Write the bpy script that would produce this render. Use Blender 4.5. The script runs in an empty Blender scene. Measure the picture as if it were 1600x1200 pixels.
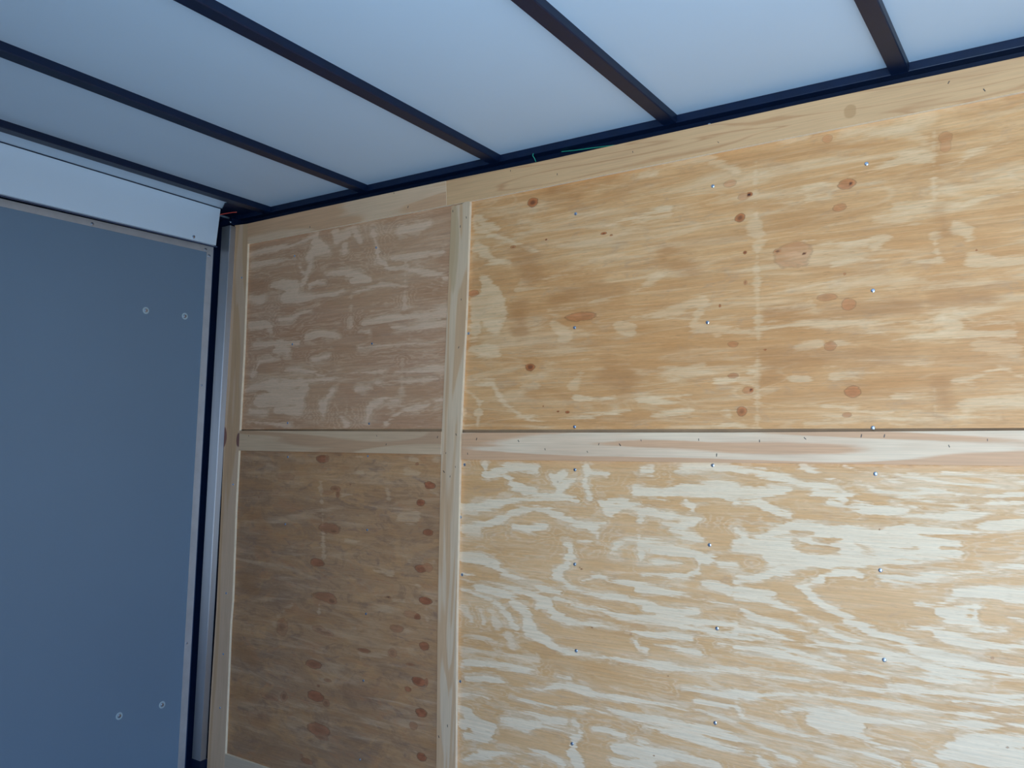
import bpy, bmesh, math, random
import numpy as np
from mathutils import Vector, Matrix

scene = bpy.context.scene
COL = scene.collection
random.seed(7)

# ------------------------------------------------------------------ camera
def cam_rot(rx, ry, rz):
    c, s = math.cos, math.sin
    Rz = np.array([[c(rz), -s(rz), 0], [s(rz), c(rz), 0], [0, 0, 1]])
    Rx = np.array([[1, 0, 0], [0, c(rx), -s(rx)], [0, s(rx), c(rx)]])
    Ry = np.array([[c(ry), 0, s(ry)], [0, 1, 0], [-s(ry), 0, c(ry)]])
    return Rz @ Rx @ Ry
_M = cam_rot(0.08814, -0.01993, 0.59619)
cd = bpy.data.cameras.new('camera')
cd.sensor_width = 36.0
cd.sensor_fit = 'HORIZONTAL'
cd.lens = 1312.6 * 36.0 / 1600.0
cd.clip_start = 0.02
cam = bpy.data.objects.new('camera', cd)
COL.objects.link(cam)
R3 = Matrix([[_M[i][0], _M[i][2], -_M[i][1]] for i in range(3)])
cam.matrix_world = Matrix.Translation((2.3719, -2.17098, 0.0)) @ R3.to_4x4()
scene.camera = cam

# ------------------------------------------------------------------ world, light, exposure
XE = 4.30                      # closed end of the trailer, right of the frame
DX0, DX1, DZ0, DZ1 = 1.92, 3.20, -1.25, 0.66   # open side door behind the camera
world = bpy.data.worlds.new('daylight')
scene.world = world
world.use_nodes = True
nt = world.node_tree
for n in list(nt.nodes):
    nt.nodes.remove(n)
tc = nt.nodes.new('ShaderNodeTexCoord')
sp = nt.nodes.new('ShaderNodeSeparateXYZ')
rp = nt.nodes.new('ShaderNodeValToRGB')
mr = nt.nodes.new('ShaderNodeMapRange')
bg = nt.nodes.new('ShaderNodeBackground')
ow = nt.nodes.new('ShaderNodeOutputWorld')
mr.inputs['From Min'].default_value = -1
mr.inputs['From Max'].default_value = 1
e = rp.color_ramp.elements          # paved ground, a dim band of things along the horizon, blue sky
e[0].position = 0.20; e[0].color = (0.46, 0.72, 1.0, 1)
e[1].position = 0.425; e[1].color = (0.62, 0.82, 1.0, 1)
for p_, c_ in ((0.445, (0.26, 0.30, 0.36, 1)), (0.492, (0.24, 0.29, 0.36, 1)), (0.505, (0.55, 0.75, 1.0, 1)), (0.60, (0.40, 0.63, 1.0, 1)), (0.80, (0.26, 0.50, 1.0, 1))):
    k = e.new(p_); k.color = c_
nt.links.new(tc.outputs['Generated'], sp.inputs[0])
nt.links.new(sp.outputs['Z'], mr.inputs['Value'])
nt.links.new(mr.outputs[0], rp.inputs['Fac'])
nt.links.new(rp.outputs['Color'], bg.inputs['Color'])
bg.inputs['Strength'].default_value = 12.5
nt.links.new(bg.outputs[0], ow.inputs['Surface'])

# daylight enters through the open side door (sampling portal: adds no light of its own)
pd = bpy.data.lights.new('daylight_portal', 'AREA')
pd.shape = 'RECTANGLE'
pd.size = DX1 - DX0
pd.size_y = DZ1 - DZ0
pd.cycles.is_portal = True
po = bpy.data.objects.new('daylight_portal', pd)
COL.objects.link(po)
po.location = ((DX0 + DX1) / 2, -2.47, (DZ0 + DZ1) / 2)
po.rotation_euler = (math.radians(90), 0, 0)   # shines towards +Y

vs = scene.view_settings
vs.view_transform = 'Standard'
vs.look = 'None'
vs.exposure = 0.0
vs.gamma = 1.0
vs.use_curve_mapping = False
scene.cycles.max_bounces = 10
scene.cycles.diffuse_bounces = 6

# ------------------------------------------------------------------ grain tables, metres on the wall (x, z, half width)
CREAM_BANDS = {
 'LR': [
  (1,[(1.6834,-0.2047,0.0165),(1.8401,-0.1868,0.0159),(1.9646,-0.1865,0.0213),(2.081,-0.1884,0.0181)]),
  (1,[(1.7062,-0.2439,0.0209),(1.8308,-0.238,0.0158),(1.9234,-0.2239,0.0155)]),
  (1,[(1.7243,-0.274,0.018),(1.7649,-0.257,0.0179)]),
  (1,[(1.9903,-0.085,0.0034),(2.0449,-0.0952,0.0034)]),
  (1,[(1.6123,-0.1771,0.0028),(1.641,-0.1985,0.0065)]),
  (1,[(0.7938,-0.0251,0.0114),(0.7982,-0.0535,0.0125),(0.8606,-0.0405,0.0157),(0.8809,-0.0288,0.0123),(0.9282,-0.0305,0.0111),(0.9877,-0.0319,0.0088)]),
  (1,[(0.8677,-0.0516,0.0067),(0.9024,-0.0785,0.0122),(0.9497,-0.0989,0.0143),(1.0087,-0.1102,0.0087),(1.0721,-0.105,0.0096),(1.1279,-0.1107,0.0053)]),
  (1,[(1.0395,-0.0469,0.0065),(1.0589,-0.0679,0.0151),(1.0836,-0.0457,0.0134)]),
  (1,[(1.072,-0.0943,0.0171),(1.0965,-0.072,0.0149),(1.1241,-0.0579,0.0053)]),
  (1,[(1.163,-0.0172,0.0095),(1.1693,-0.0381,0.0095),(1.1546,-0.0648,0.0084),(1.167,-0.0907,0.0105),(1.1763,-0.1112,0.0078)]),
  (1,[(1.1754,-0.0406,0.0079),(1.2287,-0.0417,0.0078)]),
  (1,[(0.7079,-0.1601,0.0081),(0.7585,-0.1576,0.0114),(0.8149,-0.1492,0.0141),(0.8767,-0.1352,0.0078),(0.9303,-0.1245,0.0055),(0.996,-0.1216,0.0043),(1.0724,-0.1183,0.0037),(1.1342,-0.1183,0.0032)]),
  (1,[(0.7098,-0.2204,0.0069),(0.7955,-0.2095,0.0073),(0.8643,-0.1859,0.0078),(0.9312,-0.163,0.0088),(0.9836,-0.151,0.0087),(1.0352,-0.1549,0.0097),(1.0858,-0.1736,0.0106),(1.1352,-0.1918,0.0115),(1.1833,-0.1915,0.0145),(1.2244,-0.1813,0.0092)]),
  (1,[(1.1715,-0.2,0.0093),(1.2014,-0.2136,0.0103),(1.2015,-0.2291,0.0051)]),
  (1,[(0.9123,-0.2108,0.0066),(0.9653,-0.213,0.0109),(1.0233,-0.204,0.0097)]),
  (1,[(1.2121,-0.1252,0.0093),(1.2415,-0.1444,0.0133),(1.2872,-0.1269,0.0102),(1.3321,-0.1172,0.005)]),
  (1,[(1.2354,-0.119,0.0062),(1.2984,-0.1162,0.0061)]),
  (1,[(1.2873,-0.1345,0.0061),(1.3543,-0.1387,0.0075),(1.4086,-0.1458,0.0089),(1.4615,-0.1527,0.0058),(1.5131,-0.1546,0.0038)]),
  (1,[(1.3379,-0.1646,0.007),(1.3434,-0.1493,0.005)]),
  (1,[(1.4087,-0.1704,0.0074),(1.4616,-0.1746,0.0097),(1.5029,-0.1648,0.0063)]),
  (1,[(1.4301,-0.1887,0.0059),(1.472,-0.1981,0.0077),(1.5131,-0.2002,0.0057)]),
  (1,[(1.3207,-0.0849,0.0121),(1.354,-0.0886,0.011),(1.4084,-0.0914,0.0099),(1.4614,-0.082,0.0166),(1.5131,-0.0824,0.0193),(1.5635,-0.0756,0.022),(1.6078,-0.0787,0.0227)]),
  (1,[(1.4719,-0.1035,0.0088),(1.4926,-0.1244,0.0063)]),
  (1,[(1.3425,-0.026,0.0061),(1.3701,-0.0253,0.009)]),
  (1,[(1.4402,-0.0261,0.002),(1.4769,-0.0178,0.0078),(1.5385,-0.0116,0.0077),(1.5834,-0.0154,0.0076),(1.6129,-0.0171,0.0057)]),
  (1,[(1.0933,-0.2524,0.0116),(1.1118,-0.2563,0.0147),(1.1123,-0.2877,0.0146),(1.0944,-0.3154,0.0115),(1.0637,-0.3392,0.0105)]),
  (1,[(1.0638,-0.3445,0.0116),(1.0889,-0.3579,0.0078),(1.1198,-0.3757,0.0062),(1.1621,-0.3842,0.0062),(1.244,-0.3833,0.005),(1.3007,-0.3847,0.005)]),
  (1,[(1.136,-0.2441,0.0063),(1.1839,-0.2329,0.0041)]),
  (1,[(1.2597,-0.2352,0.0076),(1.2993,-0.2223,0.0065),(1.3549,-0.2234,0.0079),(1.4355,-0.2274,0.0049)]),
  (1,[(1.2655,-0.2449,0.0071),(1.2427,-0.2644,0.0071),(1.2715,-0.2723,0.0061)]),
  (1,[(1.3329,-0.2349,0.0075),(1.393,-0.2403,0.0118),(1.4461,-0.246,0.0087),(1.4978,-0.2516,0.0086),(1.5333,-0.2653,0.0152),(1.573,-0.269,0.0131),(1.612,-0.2633,0.013)]),
  (1,[(1.5131,-0.2694,0.0086),(1.508,-0.2889,0.0071),(1.4774,-0.306,0.0048),(1.4094,-0.3162,0.0044),(1.3445,-0.3184,0.0035)]),
  (1,[(1.5282,-0.3226,0.0066),(1.563,-0.3285,0.0094),(1.5924,-0.3372,0.0102)]),
  (1,[(1.1557,-0.3514,0.0041),(1.2087,-0.331,0.0082),(1.2436,-0.3429,0.0071),(1.3226,-0.3428,0.0045),(1.3828,-0.354,0.0059),(1.4359,-0.3582,0.0058),(1.5131,-0.3666,0.0047)]),
  (1,[(0.7131,-0.3259,0.0085),(0.7845,-0.32,0.0134),(0.8337,-0.3326,0.0144),(0.8753,-0.351,0.0132),(0.936,-0.3726,0.0076),(0.9883,-0.3783,0.0064),(1.0396,-0.3891,0.0063),(1.0772,-0.3957,0.0063)]),
  (1,[(0.7146,-0.3713,0.0028),(0.7649,-0.3751,0.005),(0.8213,-0.3837,0.0044),(0.8831,-0.3914,0.0044),(0.9499,-0.4036,0.0043),(1.0275,-0.4194,0.0053)]),
  (1,[(0.7151,-0.3883,0.0034),(0.8009,-0.4024,0.0033),(0.8905,-0.4207,0.0033),(0.9571,-0.4351,0.0032)]),
  (1,[(0.7162,-0.4222,0.0034),(0.7877,-0.4315,0.0033),(0.8573,-0.4461,0.0033)]),
  (1,[(1.3333,-0.2896,0.002),(1.4618,-0.2738,0.0024)]),
  (1,[(1.3328,-0.2149,0.006),(1.3413,-0.2542,0.005),(1.3387,-0.2792,0.004)]),
  (0.5,[(0.7103,-0.2347,0.0103),(0.775,-0.2362,0.0102)]),
  (0.5,[(0.7086,-0.1831,0.0046),(0.759,-0.1747,0.0057)]),
  (-1,[(1.3659,-0.2473,0.0069),(1.3606,-0.2626,0.0059)]),
  (-1,[(1.5482,-0.2735,0.0042),(1.5532,-0.2745,0.0042)]),
  (1,[(1.6129,-0.0209,0.0057),(1.6609,-0.0206,0.0061),(1.6985,-0.0289,0.0065),(1.7535,-0.0411,0.0068),(1.7893,-0.0513,0.0063),(1.8331,-0.0521,0.0071),(1.8717,-0.0573,0.0071),(1.8926,-0.0719,0.0053),(1.9256,-0.088,0.0052),(1.9501,-0.0912,0.0026)]),
  (1,[(1.7853,-0.0039,0.0036),(1.7985,-0.0149,0.0054),(1.8334,-0.0275,0.0045),(1.8677,-0.0376,0.0044),(1.9262,-0.0467,0.0052),(1.9587,-0.0607,0.0039),(1.9986,-0.0677,0.0043),(2.0453,-0.0742,0.005),(2.0833,-0.0809,0.0058),(2.1389,-0.0845,0.0065),(2.1929,-0.0799,0.0072),(2.2624,-0.0748,0.0055)]),
  (1,[(1.8852,-0.0018,0.0022),(1.9185,-0.0142,0.0022),(1.9595,-0.0153,0.0017),(1.9794,-0.0299,0.006),(2.007,-0.0418,0.0068),(2.0459,-0.0489,0.0046),(2.0839,-0.0538,0.005),(2.1286,-0.0563,0.0029)]),
  (1,[(1.9514,-0.0134,0.0022),(2.0464,-0.0237,0.0034),(2.1216,-0.038,0.0054),(2.194,-0.0397,0.0044),(2.2635,-0.0373,0.0036)]),
  (1,[(2.1036,-0.0138,0.0029),(2.1768,-0.0139,0.0037),(2.2643,-0.0096,0.0028)]),
  (1,[(2.1321,-0.0623,0.0029),(2.1933,-0.0646,0.0036),(2.2628,-0.059,0.0047)]),
  (1,[(1.6126,-0.0785,0.0151),(1.6606,-0.0813,0.0168),(1.7075,-0.0725,0.0101),(1.7533,-0.0648,0.0023)]),
  (1,[(1.6125,-0.1044,0.0085),(1.6699,-0.0995,0.0102),(1.7071,-0.1207,0.0101),(1.7482,-0.13,0.0082)]),
  (1,[(1.8155,-0.0661,0.0081),(1.8502,-0.0692,0.008),(1.884,-0.0811,0.0079)]),
  (1,[(1.8499,-0.0914,0.0062),(1.8921,-0.1026,0.0048),(1.9254,-0.101,0.0056)]),
  (1,[(1.9294,-0.1094,0.0112),(1.974,-0.1071,0.0103),(2.0254,-0.1045,0.0051)]),
  (1,[(1.9739,-0.1136,0.003),(2.029,-0.1169,0.0029),(2.1013,-0.1151,0.0041),(2.1745,-0.103,0.0048),(2.2617,-0.0964,0.0035)]),
  (1,[(1.6121,-0.2121,0.0047),(1.6599,-0.1994,0.0065),(1.7067,-0.1802,0.0082),(1.7524,-0.1591,0.0117),(1.797,-0.1542,0.0116),(1.8618,-0.1568,0.0105),(1.9163,-0.1555,0.0104),(1.965,-0.1631,0.0111),(2.0245,-0.1508,0.0118),(2.0819,-0.1471,0.0091),(2.1555,-0.1465,0.0053),(2.2091,-0.131,0.0072),(2.2611,-0.12,0.0079)]),
  (1,[(1.6833,-0.2138,0.0165),(1.7294,-0.2104,0.0208),(1.7786,-0.2291,0.0125),(1.8179,-0.2347,0.0124),(1.7649,-0.257,0.0161),(1.7289,-0.2691,0.018),(1.6967,-0.2811,0.0145),(1.6594,-0.2982,0.0101),(1.6214,-0.2972,0.006)]),
  (1,[(1.6121,-0.2238,0.0056),(1.6786,-0.2188,0.0092)]),
  (1,[(1.8187,-0.1728,0.0089),(1.8908,-0.1941,0.0109),(1.8822,-0.2121,0.0148),(1.948,-0.2155,0.0145),(1.984,-0.2126,0.0118),(2.0231,-0.2178,0.0109),(2.0806,-0.2048,0.0115),(2.1253,-0.1931,0.0106)]),
  (1,[(1.9647,-0.1802,0.0106),(2.0433,-0.1746,0.0104),(2.0925,-0.1752,0.009),(2.1293,-0.1807,0.0089)]),
  (1,[(1.8261,-0.2736,0.0079),(1.8646,-0.2678,0.0078),(1.9023,-0.26,0.0052),(1.9187,-0.265,0.003)]),
  (1,[(1.7733,-0.3073,0.0031),(1.8086,-0.2928,0.0088),(1.8303,-0.2863,0.0079)]),
  (1,[(1.7952,-0.3206,0.0097),(1.8124,-0.3363,0.0096)]),
  (1,[(1.9711,-0.2685,0.0038),(2.0415,-0.2597,0.0083),(2.1168,-0.2425,0.0081),(2.189,-0.2299,0.0072),(2.2583,-0.2139,0.0062)]),
  (1,[(1.6118,-0.3097,0.0056),(1.6688,-0.2928,0.0046),(1.7059,-0.2848,0.0045)]),
  (1,[(1.6213,-0.3295,0.0055),(1.6592,-0.3394,0.0046),(1.6963,-0.349,0.0045)]),
  (1,[(2.1193,-0.2947,0.0081),(2.1521,-0.2832,0.0112),(2.195,-0.2669,0.0047),(2.2052,-0.2777,0.0079),(2.2568,-0.2684,0.0109)]),
  (1,[(2.2223,-0.2857,0.0098),(2.2564,-0.28,0.0097)]),
  (-1,[(1.8141,-0.1864,0.0044),(1.8443,-0.1909,0.0097),(1.8742,-0.1822,0.0052)]),
  (-1,[(1.9075,-0.1885,0.0043),(1.932,-0.1996,0.0077),(1.9602,-0.206,0.0051)]),
  (-1,[(1.7656,-0.1943,0.0054),(1.7876,-0.2061,0.0076),(1.8181,-0.2193,0.0044)]),
  (-1,[(1.9883,-0.1954,0.0051),(2.0429,-0.1912,0.0037)]),
  (1,[(1.7865,-0.3102,0.008),(1.8038,-0.326,0.0123),(1.838,-0.3485,0.0122),(1.8717,-0.3618,0.0103),(1.9046,-0.3792,0.0085),(1.9369,-0.3942,0.0076),(1.9806,-0.4031,0.0075),(2.0193,-0.4103,0.0082),(2.0571,-0.4254,0.0106),(2.1123,-0.4375,0.012),(2.1659,-0.4413,0.0094),(2.218,-0.4412,0.0062),(2.2519,-0.436,0.0061)]),
  (1,[(1.8288,-0.4016,0.0039),(1.8626,-0.4145,0.006),(1.912,-0.4291,0.0063),(1.9522,-0.4403,0.0075),(1.9915,-0.4471,0.0074),(2.0376,-0.4526,0.0065),(2.0824,-0.462,0.0056),(2.1476,-0.4638,0.0059),(2.2003,-0.4594,0.0043),(2.2515,-0.4513,0.0042)]),
  (1,[(1.6116,-0.3464,0.0092),(1.6591,-0.3459,0.0064),(1.7054,-0.35,0.0072),(1.7506,-0.3628,0.0076),(1.7858,-0.3764,0.0066),(1.8161,-0.3902,0.0039)]),
  (1,[(1.6117,-0.3326,0.0037),(1.6964,-0.3329,0.0072),(1.7237,-0.348,0.0036)]),
  (1,[(1.6259,-0.3771,0.0064),(1.6682,-0.3949,0.0063),(1.705,-0.4039,0.0045),(1.7501,-0.4094,0.0044),(1.7941,-0.417,0.0044),(1.8198,-0.4375,0.003),(1.8622,-0.4403,0.003),(1.9199,-0.4449,0.003),(1.9835,-0.4607,0.0029),(2.0747,-0.4752,0.0028),(2.1472,-0.4795,0.0028)]),
  (1,[(1.6114,-0.4247,0.0041),(1.6819,-0.4248,0.0041),(1.732,-0.4361,0.004),(1.7938,-0.4497,0.0031),(1.8367,-0.4546,0.0039),(1.8702,-0.4669,0.0051),(1.9195,-0.4744,0.0029),(1.9595,-0.4808,0.0025),(2.0369,-0.4852,0.0024),(2.1112,-0.4854,0.0032),(2.1824,-0.4816,0.0019)]),
  (1,[(1.6113,-0.4522,0.0023),(1.6818,-0.4495,0.0027),(1.7318,-0.4583,0.0027),(1.7717,-0.4681,0.0031),(1.8617,-0.4788,0.0021)]),
  (1,[(1.6112,-0.475,0.0091),(1.6584,-0.473,0.009),(1.7045,-0.4755,0.0071),(1.7495,-0.4823,0.0062),(1.802,-0.4877,0.0065),(1.8447,-0.4963,0.0056),(1.8865,-0.492,0.0038),(1.9393,-0.4923,0.0029),(1.9788,-0.4985,0.0029)]),
  (1,[(1.6109,-0.5434,0.0055),(1.6812,-0.5391,0.004),(1.749,-0.535,0.0039),(1.8144,-0.5332,0.0039),(1.8776,-0.5357,0.0042),(1.9387,-0.5298,0.0037),(1.9978,-0.5282,0.0037),(2.0735,-0.5274,0.004),(2.1461,-0.5267,0.0035),(2.2498,-0.5086,0.0034)]),
  (1,[(1.9785,-0.515,0.0045),(2.0363,-0.5177,0.0053),(2.1105,-0.5132,0.0044),(2.1818,-0.505,0.0031),(2.2503,-0.4914,0.0038)]),
  (1,[(1.6107,-0.5933,0.0118),(1.6391,-0.593,0.0099),(1.6809,-0.5859,0.0053),(1.7486,-0.5723,0.0044),(1.8141,-0.5634,0.0052),(1.8771,-0.5654,0.0063),(1.9381,-0.5631,0.0062),(1.9972,-0.5589,0.0053),(2.0729,-0.5555,0.0044),(2.1455,-0.5503,0.0031),(2.2492,-0.5314,0.003)]),
  (1,[(1.7305,-0.617,0.0053),(1.7835,-0.5988,0.0086),(1.8349,-0.5982,0.0136),(1.8767,-0.5991,0.0169),(1.9052,-0.6106,0.0159),(1.8926,-0.6338,0.0109),(1.8429,-0.6307,0.0212),(1.8005,-0.6215,0.0155),(1.8596,-0.636,0.0127)]),
  (1,[(1.9175,-0.6,0.0063),(1.9966,-0.5916,0.0053),(2.0723,-0.5815,0.0044),(2.1449,-0.5737,0.0043),(2.2484,-0.558,0.003)]),
  (1,[(1.6106,-0.6249,0.0117),(1.6294,-0.653,0.0076),(1.6804,-0.6569,0.0044),(1.7256,-0.6659,0.0052),(1.7697,-0.6703,0.0065),(1.8255,-0.6722,0.0072),(1.8755,-0.6789,0.0063),(1.9162,-0.6789,0.005),(1.956,-0.6789,0.007),(1.9948,-0.687,0.0053)]),
  (1,[(1.9006,-0.6406,0.0042),(1.9406,-0.6534,0.0074),(1.9759,-0.6585,0.0082),(2.0144,-0.6588,0.0048)]),
  (1,[(2.1078,-0.6278,0.011),(2.144,-0.6089,0.0109),(2.1862,-0.6005,0.0146),(2.2475,-0.5883,0.0144)]),
  (1,[(2.0891,-0.6513,0.0087),(2.1433,-0.64,0.0163),(2.2128,-0.6294,0.0183),(2.2464,-0.6261,0.0208)]),
  (1,[(2.033,-0.6749,0.0052),(2.0702,-0.6789,0.0048)]),
  (1,[(1.6104,-0.6745,0.0022),(1.6665,-0.6772,0.0031),(1.7254,-0.6877,0.0039),(1.7694,-0.6962,0.0039),(1.8124,-0.7045,0.0043),(1.8585,-0.7117,0.0042),(1.8913,-0.7172,0.0037)]),
  (1,[(1.6103,-0.706,0.0022),(1.6571,-0.7056,0.0044),(1.7027,-0.7184,0.0031),(1.756,-0.7334,0.0039)]),
  (1,[(1.6102,-0.7328,0.0031),(1.6662,-0.7347,0.004),(1.6934,-0.7597,0.0031)]),
  (1,[(2.024,-0.3686,0.0058),(2.0583,-0.3684,0.0049),(2.0956,-0.3657,0.004)]),
  (1,[(2.0403,-0.3214,0.0021),(2.0969,-0.3111,0.0089),(2.134,-0.2869,0.0145),(2.1877,-0.2773,0.0143),(2.2567,-0.2701,0.0085)]),
  (1,[(2.0964,-0.3313,0.0138),(2.1331,-0.323,0.0144),(2.1621,-0.3118,0.0103),(2.1613,-0.3436,0.0071),(2.107,-0.3502,0.0105)]),
  (1,[(2.0842,-0.3813,0.0053),(2.1315,-0.391,0.0068),(2.1671,-0.3941,0.0059),(2.2194,-0.3908,0.0047),(2.2534,-0.3861,0.0031)]),
  (1,[(2.099,-0.3773,0.0032),(2.15,-0.3687,0.0032),(2.2203,-0.3577,0.0031)]),
  (1,[(2.2245,-0.328,0.007),(2.2415,-0.3279,0.0101),(2.2549,-0.3321,0.01)]),
  (1,[(2.2122,-0.4034,0.0043),(2.2527,-0.4091,0.0042)]),
  (1,[(1.126,-0.3799,0.0047),(1.174,-0.3878,0.0056),(1.2441,-0.388,0.006),(1.3285,-0.3914,0.0054),(1.383,-0.3951,0.0034)]),
  (1,[(1.3283,-0.3568,0.0054),(1.3989,-0.3569,0.0053),(1.462,-0.3623,0.0043),(1.5232,-0.3653,0.0057),(1.6116,-0.3695,0.0055)]),
  (1,[(1.065,-0.4098,0.0037),(1.1266,-0.4213,0.0057),(1.204,-0.4253,0.0035),(1.2731,-0.4374,0.0055),(1.3562,-0.4324,0.0049),(1.4362,-0.4324,0.0057),(1.5131,-0.4253,0.0042),(1.6114,-0.4201,0.0046)]),
  (1,[(1.356,-0.4079,0.0059),(1.4361,-0.4084,0.0086),(1.503,-0.4006,0.0043)]),
  (1,[(0.9961,-0.4438,0.0042),(1.0404,-0.4335,0.0116),(1.0659,-0.462,0.0115),(1.1031,-0.4731,0.0093),(1.1515,-0.4775,0.0056),(1.2162,-0.4719,0.005),(1.2791,-0.474,0.004),(1.3236,-0.4756,0.0049),(1.3565,-0.4811,0.0078),(1.4363,-0.4706,0.0076),(1.4878,-0.4733,0.0038)]),
  (1,[(1.3238,-0.5001,0.0078),(1.3349,-0.5182,0.0088),(1.3567,-0.52,0.0087)]),
  (1,[(1.3836,-0.5017,0.0039),(1.4416,-0.5009,0.0057),(1.5131,-0.505,0.0037)]),
  (1,[(1.4622,-0.4458,0.0033),(1.5381,-0.4479,0.0033),(1.6113,-0.4476,0.0032)]),
  (1,[(1.5628,-0.4725,0.0042),(1.6112,-0.4705,0.0041)]),
  (1,[(0.7731,-0.4132,0.0033),(0.836,-0.4179,0.0055),(0.8974,-0.4278,0.0043),(0.9377,-0.445,0.0097),(0.9644,-0.4688,0.0117),(0.965,-0.5007,0.0149),(0.9914,-0.5239,0.0169),(1.0297,-0.5346,0.0136),(1.0551,-0.5521,0.0093),(1.0923,-0.5624,0.0062),(1.1527,-0.564,0.0061),(1.2345,-0.5597,0.0045),(1.3077,-0.5563,0.0054),(1.357,-0.5587,0.0053),(1.4366,-0.5587,0.0052),(1.5131,-0.5493,0.0051),(1.6109,-0.5388,0.0073)]),
  (1,[(0.8436,-0.4446,0.0066),(0.8782,-0.468,0.0071),(0.9058,-0.4973,0.0086),(0.926,-0.511,0.0059)]),
  (1,[(0.9045,-0.4433,0.0065),(0.9312,-0.4511,0.007)]),
  (1,[(0.7235,-0.6538,0.0055),(0.8075,-0.6357,0.0071),(0.8757,-0.6363,0.0048),(0.9936,-0.6316,0.0047)]),
  (1,[(0.7391,-0.6957,0.0044),(0.8087,-0.6792,0.0076),(0.8701,-0.6802,0.0048),(0.9434,-0.695,0.0047),(1.02,-0.6822,0.0062),(1.0818,-0.6617,0.0113),(1.1422,-0.662,0.0101),(1.2184,-0.6642,0.0055),(1.2752,-0.6595,0.0098),(1.3468,-0.6594,0.0067),(1.4369,-0.6555,0.0052),(1.5132,-0.656,0.0037),(1.6105,-0.6655,0.0041)]),
  (1,[(1.0751,-0.632,0.0031),(1.1178,-0.6304,0.0041)]),
  (1,[(0.712,-0.7444,0.005),(0.7965,-0.7357,0.0049),(0.8652,-0.7508,0.0048),(0.9186,-0.7574,0.0037),(0.9834,-0.7563,0.0036),(1.0466,-0.7654,0.0046),(1.1017,-0.7603,0.0046)]),
  (1,[(1.0704,-0.7149,0.0056),(1.1311,-0.7144,0.0091),(1.1901,-0.709,0.0055),(1.2475,-0.7037,0.0079),(1.3309,-0.708,0.0106),(1.411,-0.7027,0.0104),(1.4881,-0.7022,0.0074),(1.5624,-0.7018,0.0059),(1.6103,-0.706,0.0072)]),
  (1,[(0.9112,-0.7216,0.0037),(1.0082,-0.7258,0.0047),(1.0706,-0.7252,0.0041)]),
  (1,[(1.4625,-0.6088,0.0052),(1.538,-0.6055,0.0074),(1.6107,-0.5978,0.0118)]),
  (1,[(1.5031,-0.63,0.0065),(1.6106,-0.6249,0.0081)]),
  (1,[(0.7133,-0.7857,0.0077),(0.7493,-0.7986,0.0109),(0.7572,-0.8245,0.013),(0.7996,-0.8436,0.0193),(0.8404,-0.8358,0.0149),(0.8139,-0.8624,0.0118),(0.7445,-0.8706,0.0119)]),
  (1,[(0.7293,-0.8406,0.0153)]),
  (1,[(0.8798,-0.7963,0.0058),(0.9195,-0.7942,0.0116),(0.9651,-0.7962,0.0146),(1.0218,-0.7752,0.0093),(1.0959,-0.7766,0.0066),(1.1321,-0.7798,0.0055)]),
  (1,[(1.1317,-0.7547,0.005),(1.1558,-0.7802,0.0065),(1.1325,-0.8048,0.011),(1.1272,-0.846,0.015),(1.1453,-0.8672,0.0189)]),
  (1,[(1.1966,-0.7625,0.0054),(1.248,-0.7575,0.0078),(1.2929,-0.7635,0.0063)]),
  (1,[(1.3368,-0.7693,0.0076),(1.3583,-0.7697,0.0052)]),
  (1,[(1.2654,-0.8029,0.0126),(1.3042,-0.795,0.0144),(1.3584,-0.7887,0.0133),(1.4113,-0.7873,0.0131),(1.4629,-0.7859,0.0083),(1.5132,-0.7869,0.0059),(1.5622,-0.7833,0.0059)]),
  (1,[(1.3586,-0.8125,0.0152),(1.3747,-0.8256,0.0104),(1.2602,-0.838,0.0063)]),
  (1,[(0.7396,-0.9424,0.007),(0.8017,-0.9186,0.0096),(0.8822,-0.8913,0.0084),(0.9604,-0.8779,0.0062),(1.0361,-0.8648,0.0046),(1.0732,-0.8724,0.0091),(1.0977,-0.8848,0.011)]),
  (1,[(0.9612,-0.914,0.0072),(1.0118,-0.9007,0.0061)]),
  (1,[(1.3473,-0.7289,0.0043),(1.4628,-0.721,0.0047),(1.5526,-0.7309,0.0059),(1.6102,-0.7328,0.0054)]),
  (0.45,[(0.718,-0.4809,0.0079),(0.7547,-0.5102,0.0111)]),
  (0.45,[(0.7891,-0.4783,0.0044),(0.8039,-0.5098,0.0055)]),
  (0.45,[(0.8308,-0.479,0.0066),(0.8522,-0.5093,0.012)]),
  (0.45,[(0.8936,-0.5475,0.0097),(0.9141,-0.5662,0.0096)]),
  (0.45,[(0.7282,-0.575,0.0056),(0.8053,-0.5592,0.0077),(0.8738,-0.5609,0.0054)]),
  (0.45,[(0.7221,-0.6094,0.0033),(0.8749,-0.6041,0.0038),(1.0057,-0.6009,0.0031)]),
 ],
 'UR': [
  (0.64,[(0.7245,0.8188,0.0101),(0.7314,0.7596,0.0083),(0.7922,0.7265,0.0181),(0.8609,0.7011,0.0129),(0.9742,0.6469,0.0063)]),
  (0.64,[(0.7434,0.6918,0.0215),(0.8043,0.6435,0.0179),(0.8722,0.6275,0.0096)]),
  (0.64,[(0.7767,0.5735,0.0163),(0.7978,0.5228,0.0372),(0.8283,0.472,0.0368),(0.8199,0.4247,0.0288),(0.7492,0.4948,0.0293),(0.7416,0.4142,0.0211)]),
  (0.64,[(0.7332,0.3581,0.0162),(0.783,0.3472,0.0208),(0.8318,0.3366,0.0158)]),
  (0.64,[(1.1489,0.7162,0.0046),(1.2241,0.698,0.0052),(1.3123,0.7074,0.0066),(1.4198,0.713,0.0072)]),
  (0.64,[(0.7301,0.8013,0.0134),(0.7714,0.7622,0.0149),(0.8213,0.7388,0.0163)]),
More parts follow.
